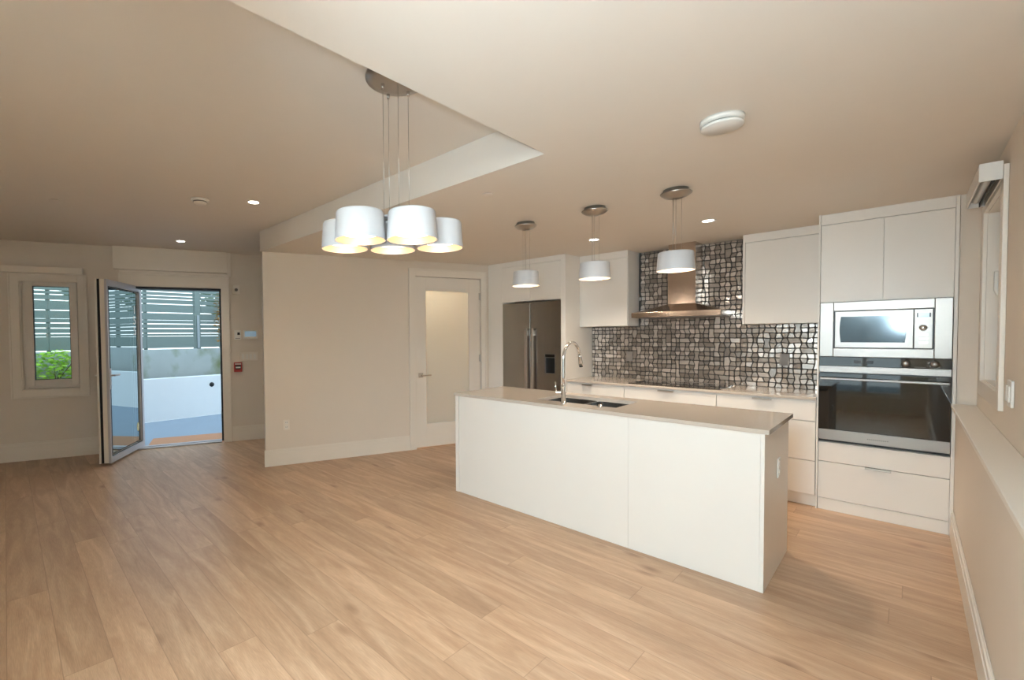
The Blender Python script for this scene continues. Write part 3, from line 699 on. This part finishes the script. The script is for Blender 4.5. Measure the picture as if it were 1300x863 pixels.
# ------------------------------------------------------------------ fridge and its surround
fr = thing('refrigerator', 'tall french door stainless refrigerator built into cream cabinetry', 'refrigerator', (-3.18, 5.1, 0)); O = tuple(fr.location)
FXa, FXb, FYf = -3.596, -2.764, 4.8179
MB().box(FXa, FXb, FYf + .062, YK - .01, .002, 1.838, .003).build('body', M_DARKMET, fr, off=O)
dL = MB().box(FXa + .002, -3.1825, FYf, FYf + .06, .62, 1.838, .004).build('door', M_FRIDGE, fr, off=O)
mb = MB()
for (x0, x1, z0, z1) in ((-3.1775, -2.977, .62, 1.838), (-2.839, FXb - .002, .62, 1.838), (-2.977, -2.839, .62, .968), (-2.977, -2.839, 1.202, 1.838)): mb.box(x0, x1, FYf, FYf + .06, z0, z1)
dR = mb.build('door', M_FRIDGE, fr, off=O)
MB().box(FXa + .002, FXb - .002, FYf, FYf + .06, .05, .612, .004).build('freezer_drawer', M_FRIDGE, fr, off=O)
mb = MB(); mb.box(-2.977, -2.839, FYf + .035, FYf + .058, .968, 1.202); mb.build('dispenser_recess', M_BLACK, dR, off=O, label='black dispenser recess')
mb = MB(); mb.frame(-2.979, -2.837, .966, 1.204, .004, FYf - .002, FYf + .03); mb.build('dispenser_trim', M_STEEL, dR, off=O)
MB().box(-2.972, -2.844, FYf + .004, FYf + .034, 1.168, 1.20).build('dispenser_panel', M_BLACKGL, dR, off=O)
MB().box(-2.975, -2.841, FYf + .004, FYf + .008, 1.156, 1.163).build('dispenser_bar', M_STEEL, dR, off=O)
for xh, par in ((-3.2175, dL), (-3.1275, dR)):
    mb = MB(); mb.box(xh - .019, xh + .014, FYf - .052, FYf - .034, .68, 1.515, .004); mb.box(xh - .012, xh + .008, FYf - .036, FYf - .001, .70, .76, .002); mb.box(xh - .012, xh + .008, FYf - .036, FYf - .001, 1.42, 1.49, .002)
    mb.build('handle', M_DULL, par, off=O, label='long flat bar handle')
sr = thing('fridge_surround', 'cream cabinet surround with doors above the refrigerator', 'cabinet', (-3.27, 5.1, 0)); O = tuple(sr.location)
pc = MP(2.96, -.0)
MB().box(-3.832, -3.602, FYf, FYf + .02, .001, H1 - .001, .001).build('filler_panel', M_CAB, sr, off=O)
MB().box(-3.62, -3.602, FYf + .021, YK - .002, .001, 1.85).build('side_panel', M_CAB, sr, off=O)
MB().box(-2.760, -2.702, FYf - .002, YK - .002, .001, H1 - .001, .001).build('side_panel', M_CAB, sr, off=O)
MB().box(-3.601, -2.761, FYf + .021, YK - .002, 1.8525, H1 - .001).build('body', M_CAB, sr, off=O)
MB().box(-3.601, -2.761, FYf, FYf + .02, 2.309, H1 - .001, .001).build('top_filler', M_CAB, sr, off=O)
for x0, x1, h0, h1 in ((-3.600, -3.1825, -3.40, -3.24), (-3.1795, -2.762, -3.14, -2.98)):
    d_ = MB().box(x0, x1, FYf, FYf + .02, 1.858, 2.303, .001).build('door', M_CAB, sr, off=O)
    MB().box(h0, h1, FYf - .016, FYf + .01, 1.849, 1.857, .001).build('handle', M_NICKEL, d_, off=O, label='thin satin nickel edge pull')

# ------------------------------------------------------------------ oven tower
tw = thing('oven_tower', 'tall cream cabinet tower housing the microwave and wall oven', 'cabinet', (-.14, 5.15, 0)); O = tuple(tw.location)
mb = MB()
mb.box(-.4985, -.488, YT - .012, YK - .014, .001, H1 - .001, .0008); mb.build('side_panel', M_CAB, tw, off=O)
MB().box(.2085, .2265, YT - .002, YK - .014, .001, H1 - .001, .0008).build('side_panel', M_CAB, tw, off=O)
mb = MB(); mb.box(-.4878, .2083, YT + .02, YK - .014, 1.672, H1 - .001); mb.box(-.4878, .2083, YT + .05, YK - .014, .09, .556); mb.box(-.4878, .2083, YT + .05, YK - .014, .001, .09); mb.box(-.4878, .2083, YK - .04, YK - .014, .556, 1.672)
mb.build('body', M_CAB, tw, off=O)
MB().box(-.4872, .2078, YT, YT + .019, 2.2915, H1 - .001, .0008).build('top_filler', M_CAB, tw, off=O)
MB().box(-.4865, -.1365, YT, YT + .019, 1.6745, 2.287, .001).build('door', M_CAB, tw, off=O)
MB().box(-.1335, .207, YT, YT + .019, 1.6745, 2.287, .001).build('door', M_CAB, tw, off=O)
MB().box(-.4865, .207, YT, YT + .019, .3985, .5525, .001).build('filler_panel', M_CAB, tw, off=O)
d_ = MB().box(-.4865, .207, YT, YT + .019, .0985, .394, .001).build('drawer', M_CAB, tw, off=O)
pull(-.215, -.075, YT, .3942, d_, O)
MB().box(-.4865, .207, YT + .006, YT + .025, .001, .094, .001).build('toe_kick', M_CAB, tw, off=O)
# microwave
mw = thing('microwave', 'stainless built in microwave with a wide trim frame', 'microwave', (-.14, 5.1, 1.243)); O = tuple(mw.location)
mb = MB(); mb.frame(-.4855, .2055, 1.243, 1.6705, .081, YT - .016, YT + .004, .003, wb=.067, wt=.069, wr=.0835); mb.build('trim_frame', M_STEEL, mw, off=O)
MB().box(-.404, .122, YT - .010, YT + .36, 1.311, 1.6005).build('housing', M_BLACK, mw, off=O, label='black gap around the appliance')
dd_ = MB().box(-.395, .021, YT - .020, YT - .0105, 1.315, 1.5965, .002).build('door', M_STEEL, mw, off=O)
mb = MB(); bm = mb.bm; pts = []
xa, xb, za, zb = -.362, -.020, 1.356, 1.555
for k in range(9): tt = k / 8; pts.append((xb + .007 * math.sin(math.pi * tt) - .0, za + (zb - za) * tt))
for k in range(9): tt = k / 8; pts.append((xa - .007 * math.sin(math.pi * tt), zb + (za - zb) * tt))
va = [bm.verts.new((p[0], YT - .0212, p[1])) for p in pts]; vb = [bm.verts.new((p[0], YT - .0195, p[1])) for p in pts]
bm.faces.new(va[::-1]); bm.faces.new(vb)
for k in range(len(pts)): bm.faces.new((va[k], va[(k + 1) % len(pts)], vb[(k + 1) % len(pts)], vb[k]))
bmesh.ops.recalc_face_normals(bm, faces=bm.faces[:])
mb.build('window', M_MICRO, dd_, off=O, label='grey tinted window')
cp = MB().box(.025, .1135, YT - .020, YT - .0105, 1.315, 1.5965, .002).build('control_panel', M_STEEL, mw, off=O)
MB().box(.037, .103, YT - .0212, YT - .0195, 1.539, 1.569, .0006).build('display', M_LCD, cp, off=O, label='grey digital display')
mb = MB(); mb.box(.037, .043, YT - .0216, YT - .021, 1.539, 1.569); mb.build('display_edge', M_DARKMET, cp, off=O)
MB().box(.097, .103, YT - .0216, YT - .021, 1.539, 1.569).build('display_edge', M_DARKMET, cp, off=O)
RX = Matrix.Rotation(math.radians(90), 4, 'X')
MB().lathe([(0, 0), (.021, 0), (.021, .004), (.0165, .006), (.0155, .02), (.013, .022), (0, .022)], (.068, YT - .0195, 1.462), 28, RX).build('knob', M_CHROME, cp, off=O)
for k in range(3): MB().box(.048, .092, YT - .0208, YT - .0195, 1.405 - k * .028, 1.421 - k * .028, .0005).build('button', M_NICKEL, cp, off=O)
# oven
ov = thing('wall_oven', 'wide black glass and stainless wall oven under the microwave', 'oven', (-.14, 5.1, .558)); O = tuple(ov.location)
MB().box(-.484, .204, YT + .004, YT + .48, .561, 1.2415).build('housing', M_BLACK, ov, off=O)
cp = MB().box(-.4855, .2055, YT - .012, YT + .003, 1.169, 1.2405, .0015).build('control_panel', M_BLACKGL, ov, off=O, label='black glass control panel')
for x in (-.012, .126):
    MB().lathe([(0, 0), (.024, 0), (.024, .003), (.019, .006), (.017, .022), (.014, .025), (0, .025)], (x, YT - .0122, 1.202), 28, RX).build('knob', M_STEEL, cp, off=O)
for x0, x1 in ((-.285, -.245), (-.215, -.18)): MB().box(x0, x1, YT - .0128, YT - .0119, 1.193, 1.217).build('display', M_BLACK, cp, off=O)
MB().box(.03, .085, YT - .0128, YT - .0119, 1.176, 1.180).build('vent_line', M_GREYPL, cp, off=O)
MB().box(-.4855, .2055, YT - .014, YT + .003, 1.119, 1.168, .0015).build('steel_band', M_STEEL, ov, off=O)
dr = MB().box(-.4855, .2055, YT - .014, YT + .003, .660, 1.111, .0015).build('door', M_BLACKGL, ov, off=O, label='black glass oven door')
MB().box(-.4855, .2055, YT - .016, YT + .003, .578, .6595, .0015).build('door_rail', M_STEEL, dr, off=O, label='stainless lower rail')
mb = MB(); mb.box(-.478, .197, YT - .062, YT - .046, 1.062, 1.079, .004); mb.box(-.44, -.42, YT - .048, YT - .0135, 1.064, 1.077, .002); mb.box(.14, .16, YT - .048, YT - .0135, 1.064, 1.077, .002)
mb.build('handle', M_STEEL, dr, off=O, label='long steel bar handle')
mb = MB()
for k in range(11): mb.box(-.205 + k * .0105, -.198 + k * .0105, YT - .0166, YT - .0159, .611, .619)
mb.build('badge', M_GREYPL, dr, off=O, label='small grey maker badge')

# ------------------------------------------------------------------ pendants and cluster lamp
def shade(parent, x, y, z, rb=.111, rt=.103, h=.12):
    mb = MB(); mb.lathe([(rb, 0), (rt, h - .006), (rt - .004, h), (rt - .03, h + .001), (0, h + .001), (0, h - .003), (rt - .006, h - .003), (rb - .0035, .0), (rb, 0)], (x, y, z), 48)
    s_ = mb.build('lamp_shade', M_SHADE, parent, label='white metal drum shade')
    MB().lathe([(rb - .0040, .001), (rt - .0068, h - .0045), (0, h - .0045)], (x, y, z), 48).build('shade_lining', M_LINING, s_, label='champagne lining')
    MB().lathe([(0, 0), (.083, 0), (.088, .004), (.088, .014), (0, .015)], (x, y, z + .028), 40).build('diffuser', M_DIFF, s_, label='glowing diffuser disc')
    return s_
def lamp_point(x, y, z, e, col=(1, .85, .68)):
    l = bpy.data.lights.new('bulb_light', 'POINT'); l.energy = e; l.color = col; l.shadow_soft_size = .05
    o = bpy.data.objects.new('bulb_light', l); C.objects.link(o); o.location = (x, y, z); return o
pend = None
for (x, lab) in ((-1.035, 'white drum pendant nearest the oven, in front of the range hood'), (-1.583, 'white drum pendant, middle one of the three over the island'), (-2.18, 'white drum pendant farthest left over the island, before the fridge')):
    if pend is None:
        pend = thing('pendant_lamp', lab, 'pendant lamp', (x, 3.24, 1.848), group='drum pendants over the island')
        shade(pend, 0, 0, 0)
        top = H1 - 1.848 - .0008
        mb = MB(); mb.lathe([(0, top), (.074, top), (.074, top - .020), (.088, top - .021), (.092, top - .025), (.088, top - .032), (.066, top - .047), (.035, top - .057), (0, top - .061)], (0, 0, 0), 44); mb.build('canopy', M_NICKEL, pend, label='satin nickel ceiling canopy')
        for k in range(3):
            q = math.radians(120 * k + 20); cx, cy = .032 * math.cos(q), .032 * math.sin(q)
            MB().tube([(cx, cy, .121), (cx, cy, top - .055)], .0009, 6).build('cable', M_NICKEL, pend)
        MB().tube([(0, 0, .121), (0, 0, top - .060)], .0011, 6).build('cord', M_NICKEL, pend, label='thin power cord')
    else: dup(pend, (x, 3.24, 1.848), lab)
    lamp_point(x, 3.24, 1.862, 3.6)
LAT = Vector((.675, .738, 0)).normalized(); DEP = Vector((-.738, .675, 0)).normalized()
cz = 1.848
cc = DEP * 2.05 + LAT * -.112
cl = thing('cluster_lamp', 'ceiling lamp of five clustered white drum shades left of the island', 'ceiling lamp', (cc.x, cc.y, cz))
for lat, dep in ((-.2365, 1.93), (-.0165, 1.93), (-.332, 2.122), (.112, 2.122), (-.110, 2.165)):
    p = DEP * dep + LAT * lat - cc
    shade(cl, p.x, p.y, 0, .1085, .101)
    lamp_point(p.x + cc.x, p.y + cc.y, cz + .014, .7)
cx, cy = -1.53 - cc.x, 1.30 - cc.y; top = H2 - cz - .0008
mb = MB(); mb.lathe([(0, top), (.10, top), (.10, top - .018), (.142, top - .018), (.141, top - .026), (.10, top - .036), (0, top - .038)], (cx, cy, 0), 48); mb.build('canopy', M_NICKEL, cl, label='round satin nickel ceiling canopy')
for (x, y) in ((-1.588, 1.262), (-1.64, 1.335), (-1.562, 1.388)):
    x -= cc.x; y -= cc.y
    MB().tube([(x, y, .118), (x, y, top - .034)], .0011, 6).build('cable', M_NICKEL, cl)
    MB().lathe([(0, 0), (.004, 0), (.008, .010), (.008, .022), (0, .022)], (x, y, top - .058), 16).build('cable_grip', M_CHROME, cl)
MB().tube([(cx, cy, .118), (cx, cy, top - .034)], .0011, 6).build('cord', M_NICKEL, cl, label='thin power cord')
mb = MB(); mb.lathe([(0, .124), (.05, .124), (.05, .128), (0, .128)], (0, 0, 0), 24)
for lat, dep in ((-.2365, 1.93), (-.0165, 1.93), (-.332, 2.122), (.112, 2.122), (-.110, 2.165)):
    p = DEP * dep + LAT * lat - cc; mb.tube([(0, 0, .126), (p.x, p.y, .126)], .004, 8)
mb.build('hub', M_SHADE, cl, label='white spider hub joining the shades')

# recessed lights
def pot(x, y, z, lab, e=18):
    r = thing('recessed_light', lab, 'recessed light', (x, y, z - .0008), group='recessed ceiling lights')
    MB().lathe([(.040, 0), (.058, 0), (.058, -.003), (.052, -.005), (.042, -.003), (.040, 0)], (0, 0, 0), 36).build('trim_ring', M_PLASTIC, r)
    MB().lathe([(0, 0), (.0415, 0), (.0415, -.0018), (0, -.0018)], (0, 0, 0), 32).build('lens', M_POT, r, label='glowing lens')
    l = bpy.data.lights.new('downlight', 'SPOT'); l.energy = e; l.color = (1, .84, .66); l.spot_size = math.radians(115); l.spot_blend = .8; l.shadow_soft_size = .04
    o = bpy.data.objects.new('downlight', l); C.objects.link(o); o.location = (x, y, z - .01)
pot(-3.796, 1.597, H2, 'glowing recessed light in the raised ceiling, right of the smoke detector')
pot(-5.886, 1.579, H2, 'glowing recessed light in the raised ceiling near the entry door')
pot(-1.142, 4.341, H1, 'glowing recessed light in the low ceiling right of the range hood', 60)
pot(-2.119, 4.326, H1, 'glowing recessed light in the low ceiling behind the middle pendant', 60)
# detectors
r = thing('smoke_detector', 'small white smoke detector on the raised ceiling near the entry', 'smoke detector', (-4.008, 1.231, H2 - .0008))
mb = MB(); mb.lathe([(0, 0), (.07, 0), (.07, -.012), (.06, -.016), (0, -.016)], (0, 0, 0), 36); mb.build('base', M_PLASTIC, r)
mb = MB(); mb.lathe([(0, -.0162), (.052, -.0162), (.05, -.032), (.03, -.044), (0, -.046)], (0, 0, 0), 36); mb.build('cover', M_TRIM, r)
MB().lathe([(.0525, -.019), (.0535, -.019), (.0535, -.026), (.0525, -.026)], (0, 0, 0), 36).build('vent_ring', M_GREYPL, r)
r = thing('smoke_alarm', 'large flat round white alarm on the low ceiling near the camera', 'smoke alarm', (-.565, 2.335, H1 - .0008))
mb = MB(); mb.lathe([(0, 0), (.083, 0), (.083, -.016), (.070, -.020), (0, -.020)], (0, 0, 0), 48); mb.build('base', M_PLASTIC, r)
MB().lathe([(0, -.0202), (.068, -.0202), (.068, -.026), (0, -.026)], (0, 0, 0), 48).build('vent_gap', M_DARKMET, r, label='dark vent gap')
mb = MB(); mb.lathe([(0, -.0262), (.079, -.0262), (.080, -.034), (.076, -.038), (0, -.040)], (0, 0, 0), 48); mb.build('cover', M_PLASTIC, r)
r = thing('sprinkler_cover', 'flush round sprinkler cover on the low ceiling left of the pendants', 'sprinkler', (-1.896, 2.38, H1 - .0008))
MB().lathe([(0, 0), (.030, 0), (.030, -.003), (0, -.003)], (0, 0, 0), 32).build('collar', M_GREYPL, r); MB().lathe([(0, -.0031), (.038, -.0031), (.038, -.006), (.036, -.007), (0, -.007)], (0, 0, 0), 32).build('cover_plate', M_CEIL, r)
r = thing('sprinkler_cover', 'flush round sprinkler cover on the raised ceiling at far left', 'sprinkler', (-4.805, .338, H2 - .0008))
MB().lathe([(0, 0), (.034, 0), (.034, -.003), (0, -.003)], (0, 0, 0), 32).build('collar', M_GREYPL, r); MB().lathe([(0, -.0031), (.042, -.0031), (.042, -.006), (.040, -.007), (0, -.007)], (0, 0, 0), 32).build('cover_plate', M_CEIL, r)

# ------------------------------------------------------------------ right wall: window, blind, switch
mb = MB()
def yframe(mb, y0, y1, z0, z1, wd, x0, x1, bev=0.0):
    mb.box(x0, x1, y0, y0 + wd, z0, z1, bev); mb.box(x0, x1, y1 - wd, y1, z0, z1, bev); mb.box(x0, x1, y0 + wd, y1 - wd, z1 - wd, z1, bev); mb.box(x0, x1, y0 + wd, y1 - wd, z0, z0 + wd, bev)
yframe(mb, WY0 - .088, WY1 + .088, RZ0 - .088, RZ1 + .088, .088, XU - .019, XU - .001, .002)
yframe(mb, WY0 - .002, WY1 + .002, RZ0 - .002, RZ1 + .002, .006, XU - .001, XU + .13)
mb.build('trim_8', M_TRIM, kind='structure')
mb = MB(); yframe(mb, WY0 + .005, WY1 - .005, RZ0 + .005, RZ1 - .005, .045, XU + .075, XU + .13, .003)
w2 = mb.build('window_2', M_UPVC, kind='structure'); w2['label'] = 'white framed window on the right wall above the ledge'
mb = MB(); yframe(mb, WY0 + .03, WY1 - .03, RZ0 + .03, RZ1 - .03, .075, XU + .045, XU + .095, .005); mb.box(XU + .045, XU + .095, 4.13, 4.21, RZ0 + .105, RZ1 - .105, .005); mb.build('sash', M_UPVC, w2)
MB().box(XU + .070, XU + .076, WY0 + .1, WY1 - .1, RZ0 + .1, RZ1 - .1).build('pane', M_PANE, w2)
mb = MB(); mb.box(XU + .037, XU + .0449, 4.155, 4.185, 1.60, 1.68, .003); mb.tube([(XU + .037, 4.17, 1.64), (XU + .02, 4.17, 1.645), (XU + .013, 4.17, 1.67), (XU + .012, 4.17, 1.775)], [.009, .010, .010, .009]); mb.build('handle', M_PLASTIC, w2, label='white window handle')
r = thing('roller_blind', 'white roller blind cassette above the right wall window', 'blind', (XU - .0202, 3.6, 2.178))
BL = .72
mb = MB(); mb.box(-.075, -.068, 0, BL, .0, .085, .002); mb.box(-.075, -.002, 0, BL, .078, .085, .002); mb.box(-.007, 0, 0, BL, 0, .085, .002); mb.build('cassette', M_UPVC, r)
MB().box(-.075, 0, -.006, -.0005, -.002, .087, .002).build('end_cap', M_PLASTIC, r, label='white end cap')
MB().box(-.075, 0, BL + .0005, BL + .006, -.002, .087, .002).build('end_cap', M_PLASTIC, r, label='white end cap')
MB().cyl((-.036, .003, .042), (-.036, BL - .003, .042), .022).build('roller', M_PLASTIC, r)
MB().box(-.028, -.022, .01, BL - .01, -.004, .022, .002).build('hem_bar', M_DARKMET, r, label='dark hem bar')
r = thing('wall_switch', 'white double switch plate on the right wall above the ledge', 'light switch', (XU - .0015, 3.33, 1.155))
MB().box(-.010, 0, -.06, .06, -.060, .060, .003).build('plate', M_PLASTIC, r)
for k in (-.03, .03): MB().box(-.016, -.0102, k - .018, k + .018, -.036, .036, .002).build('rocker', M_PLASTIC, r)

# ------------------------------------------------------------------ outdoors
MB().box(-6.0, 2.5, -5.3, -5.1, -.10, 5.0).build('sky_dimming_wall', M_STUCCO, kind='structure')  # unseen wall added to dim the sky behind the rear window
MB().box(-9.34, 2.5, -6, 12, -.25, -.10).build('patio', M_PATIO, kind='structure')
MB().box(-9.48, -9.34, -4, 11, -.10, .688, .01).build('retaining_wall', M_STUCCO, kind='structure')
MB().box(-10.2, -9.97, -4, 11, -.10, 1.21, .01).build('concrete_wall', M_CONC, kind='structure')
MB().box(-9.97, -9.48, -4, 11, -.10, .60).build('planter_soil', M_SOIL, kind='structure')
r = thing('wall_vent', 'black round vent cap on the white retaining wall outdoors', 'vent', (-9.3385, 3.009, .505))
RYp = Matrix.Rotation(math.radians(90), 4, 'Y')
MB().lathe([(0, 0), (.045, 0), (.045, .006), (.03, .012), (.012, .02), (0, .021)], (0, 0, 0), 28, RYp).build('cap', M_BLACK, r)
# fence sections
gaps = [1.531, 1.625, 1.714, 1.790, 1.936, 2.109, 2.208, 2.274, 2.35, 2.43, 2.52]
def fence(y0, y1, lab, wide, top=2.62):
    r = thing('slatted_fence', lab, 'fence', (-10.08, (y0 + y1) / 2, 1.2115), group='slatted fence sections on the concrete wall'); O = tuple(r.location)
    MB().box(-10.02, -9.99, y0 + .002, y1 - .002, 1.235, 1.47, .003).build('base_board', M_FENCE, r, off=O)
    mb = MB(); z = 1.478
    for g in gaps:
        gh = .017 if g != 1.79 else .006
        if g - gh / 2 > z + .004: mb.box(-10.03, -10.005, y0, y1 - .001, z, g - gh / 2, .002)
        z = g + gh / 2
    mb.box(-10.03, -10.005, y0, y1 - .001, z, top, .002)
    mb.build('slat_panel', M_FENCE, r, off=O)
    mb = MB(); mb.box(-10.12, -10.04 + (.06 if wide else 0), y1 - (.055 if wide else .03), y1 + (.055 if wide else .03), 1.2115, top + .02, .003); mb.build('post', M_FENCE, r, off=O)
    if wide: MB().box(-9.972, -9.958, y1 - .02, y1 + .03, 1.22, 1.90, .002).build('post_bracket', M_GALV, r, off=O, label='galvanised post bracket')
fl_ = ['grey slatted fence section seen at the left of the narrow window', 'grey slatted fence section between the window view and the doorway', 'grey slatted fence section filling the left of the doorway view',
       'grey slatted fence section right of the thick post in the doorway', 'grey slatted fence section mirrored in the open door glass', 'grey slatted fence section farthest along the wall']
for (y0, y1, wd), lab in zip(((-3.5, .56, False), (.56, 2.03, False), (2.03, 2.965, True), (3.02, 5.0, False), (5.0, 7.2, False), (7.2, 9.5, False)), fl_): fence(y0, y1, lab, wd)
# foliage
def leaves(n, cx, cy, cz_, rx, ry, rz_, size, seed):
    R = random.Random(seed); mb = MB(); bm = mb.bm
    for _ in range(n):
        while True:
            p = Vector((R.uniform(-1, 1), R.uniform(-1, 1), R.uniform(-1, 1)))
            if .25 < p.length < 1: break
        c = Vector((cx + p.x * rx, cy + p.y * ry, cz_ + p.z * rz_)); s_ = size * R.uniform(.6, 1.3)
        q = Matrix.Rotation(R.uniform(0, 6.28), 3, 'Z') @ Matrix.Rotation(R.uniform(-1.0, 1.0), 3, 'X')
        pts = [(-.5, 0, 0), (-.15, -.24, .03), (.25, -.18, .02), (.5, 0, -.06), (.25, .18, .02), (-.15, .24, .03)]
        vs = [bm.verts.new(c + q @ Vector(t_) * s_) for t_ in pts]; bm.faces.new(vs[:4]); bm.faces.new([vs[0], vs[3], vs[4], vs[5]])
    return mb
def plant(name, lab, cat, x, y, z0, crown, trunk_r, m, n, size, seed, group=None):
    r = thing(name, lab, cat, (x, y, z0), group=group); O = tuple(r.location)
    (cz_, rx, ry, rz_) = crown
    leaves(n, x, y, cz_, rx, ry, rz_, size, seed).build('foliage', m, r, off=O)
    R = random.Random(seed); mb = MB()
    for k in range(5):
        ex, ey = x + R.uniform(-.6, .6) * rx, y + R.uniform(-.6, .6) * ry
        mb.tube([(x, y, z0), (x + (ex - x) * .3, y + (ey - y) * .3, z0 + (cz_ - z0) * .6), (ex, ey, cz_ + rz_ * .3)], [trunk_r, trunk_r * .7, trunk_r * .3], 8)
    mb.build('stems', M_BARK, r, off=O)
plant('leafy_shrub', 'bright lime green shrub in the planter seen through the narrow window', 'shrub', -9.70, .62, .601, (.93, .20, .42, .33), .010, M_LEAFB, 900, .075, 5)
plant('leafy_shrub', 'orange and green climbing shrub at the right edge of the doorway view', 'shrub', -9.75, 3.37, .601, (1.85, .12, .17, .65), .010, M_LEAFR, 380, .07, 6)
for k, (x, y, zc, rr_, lab) in enumerate(((-12.2, 1.4, 3.3, 1.1, 'leafy green tree behind the fence straight beyond the doorway'), (-12.0, 4.9, 2.9, 1.5, 'leafy green tree behind the fence mirrored in the door glass'), (-12.3, 8.3, 2.9, 1.6, 'leafy green tree behind the far end of the fence'))):
    plant('garden_tree', lab, 'tree', x, y, -.1, (zc, rr_ * .8, rr_, 1.1), .09, M_LEAF, 3600, .2, 20 + k, 'trees behind the fence')
# doormat
dm = thing('doormat', 'brown coir doormat on the patio outside the entry door', 'doormat', MP(-.70, -2.22, -.0995), RZ)
MB().box(-.72, .62, -.38, .38, 0, .016, .004).build('pile', M_MAT, dm)
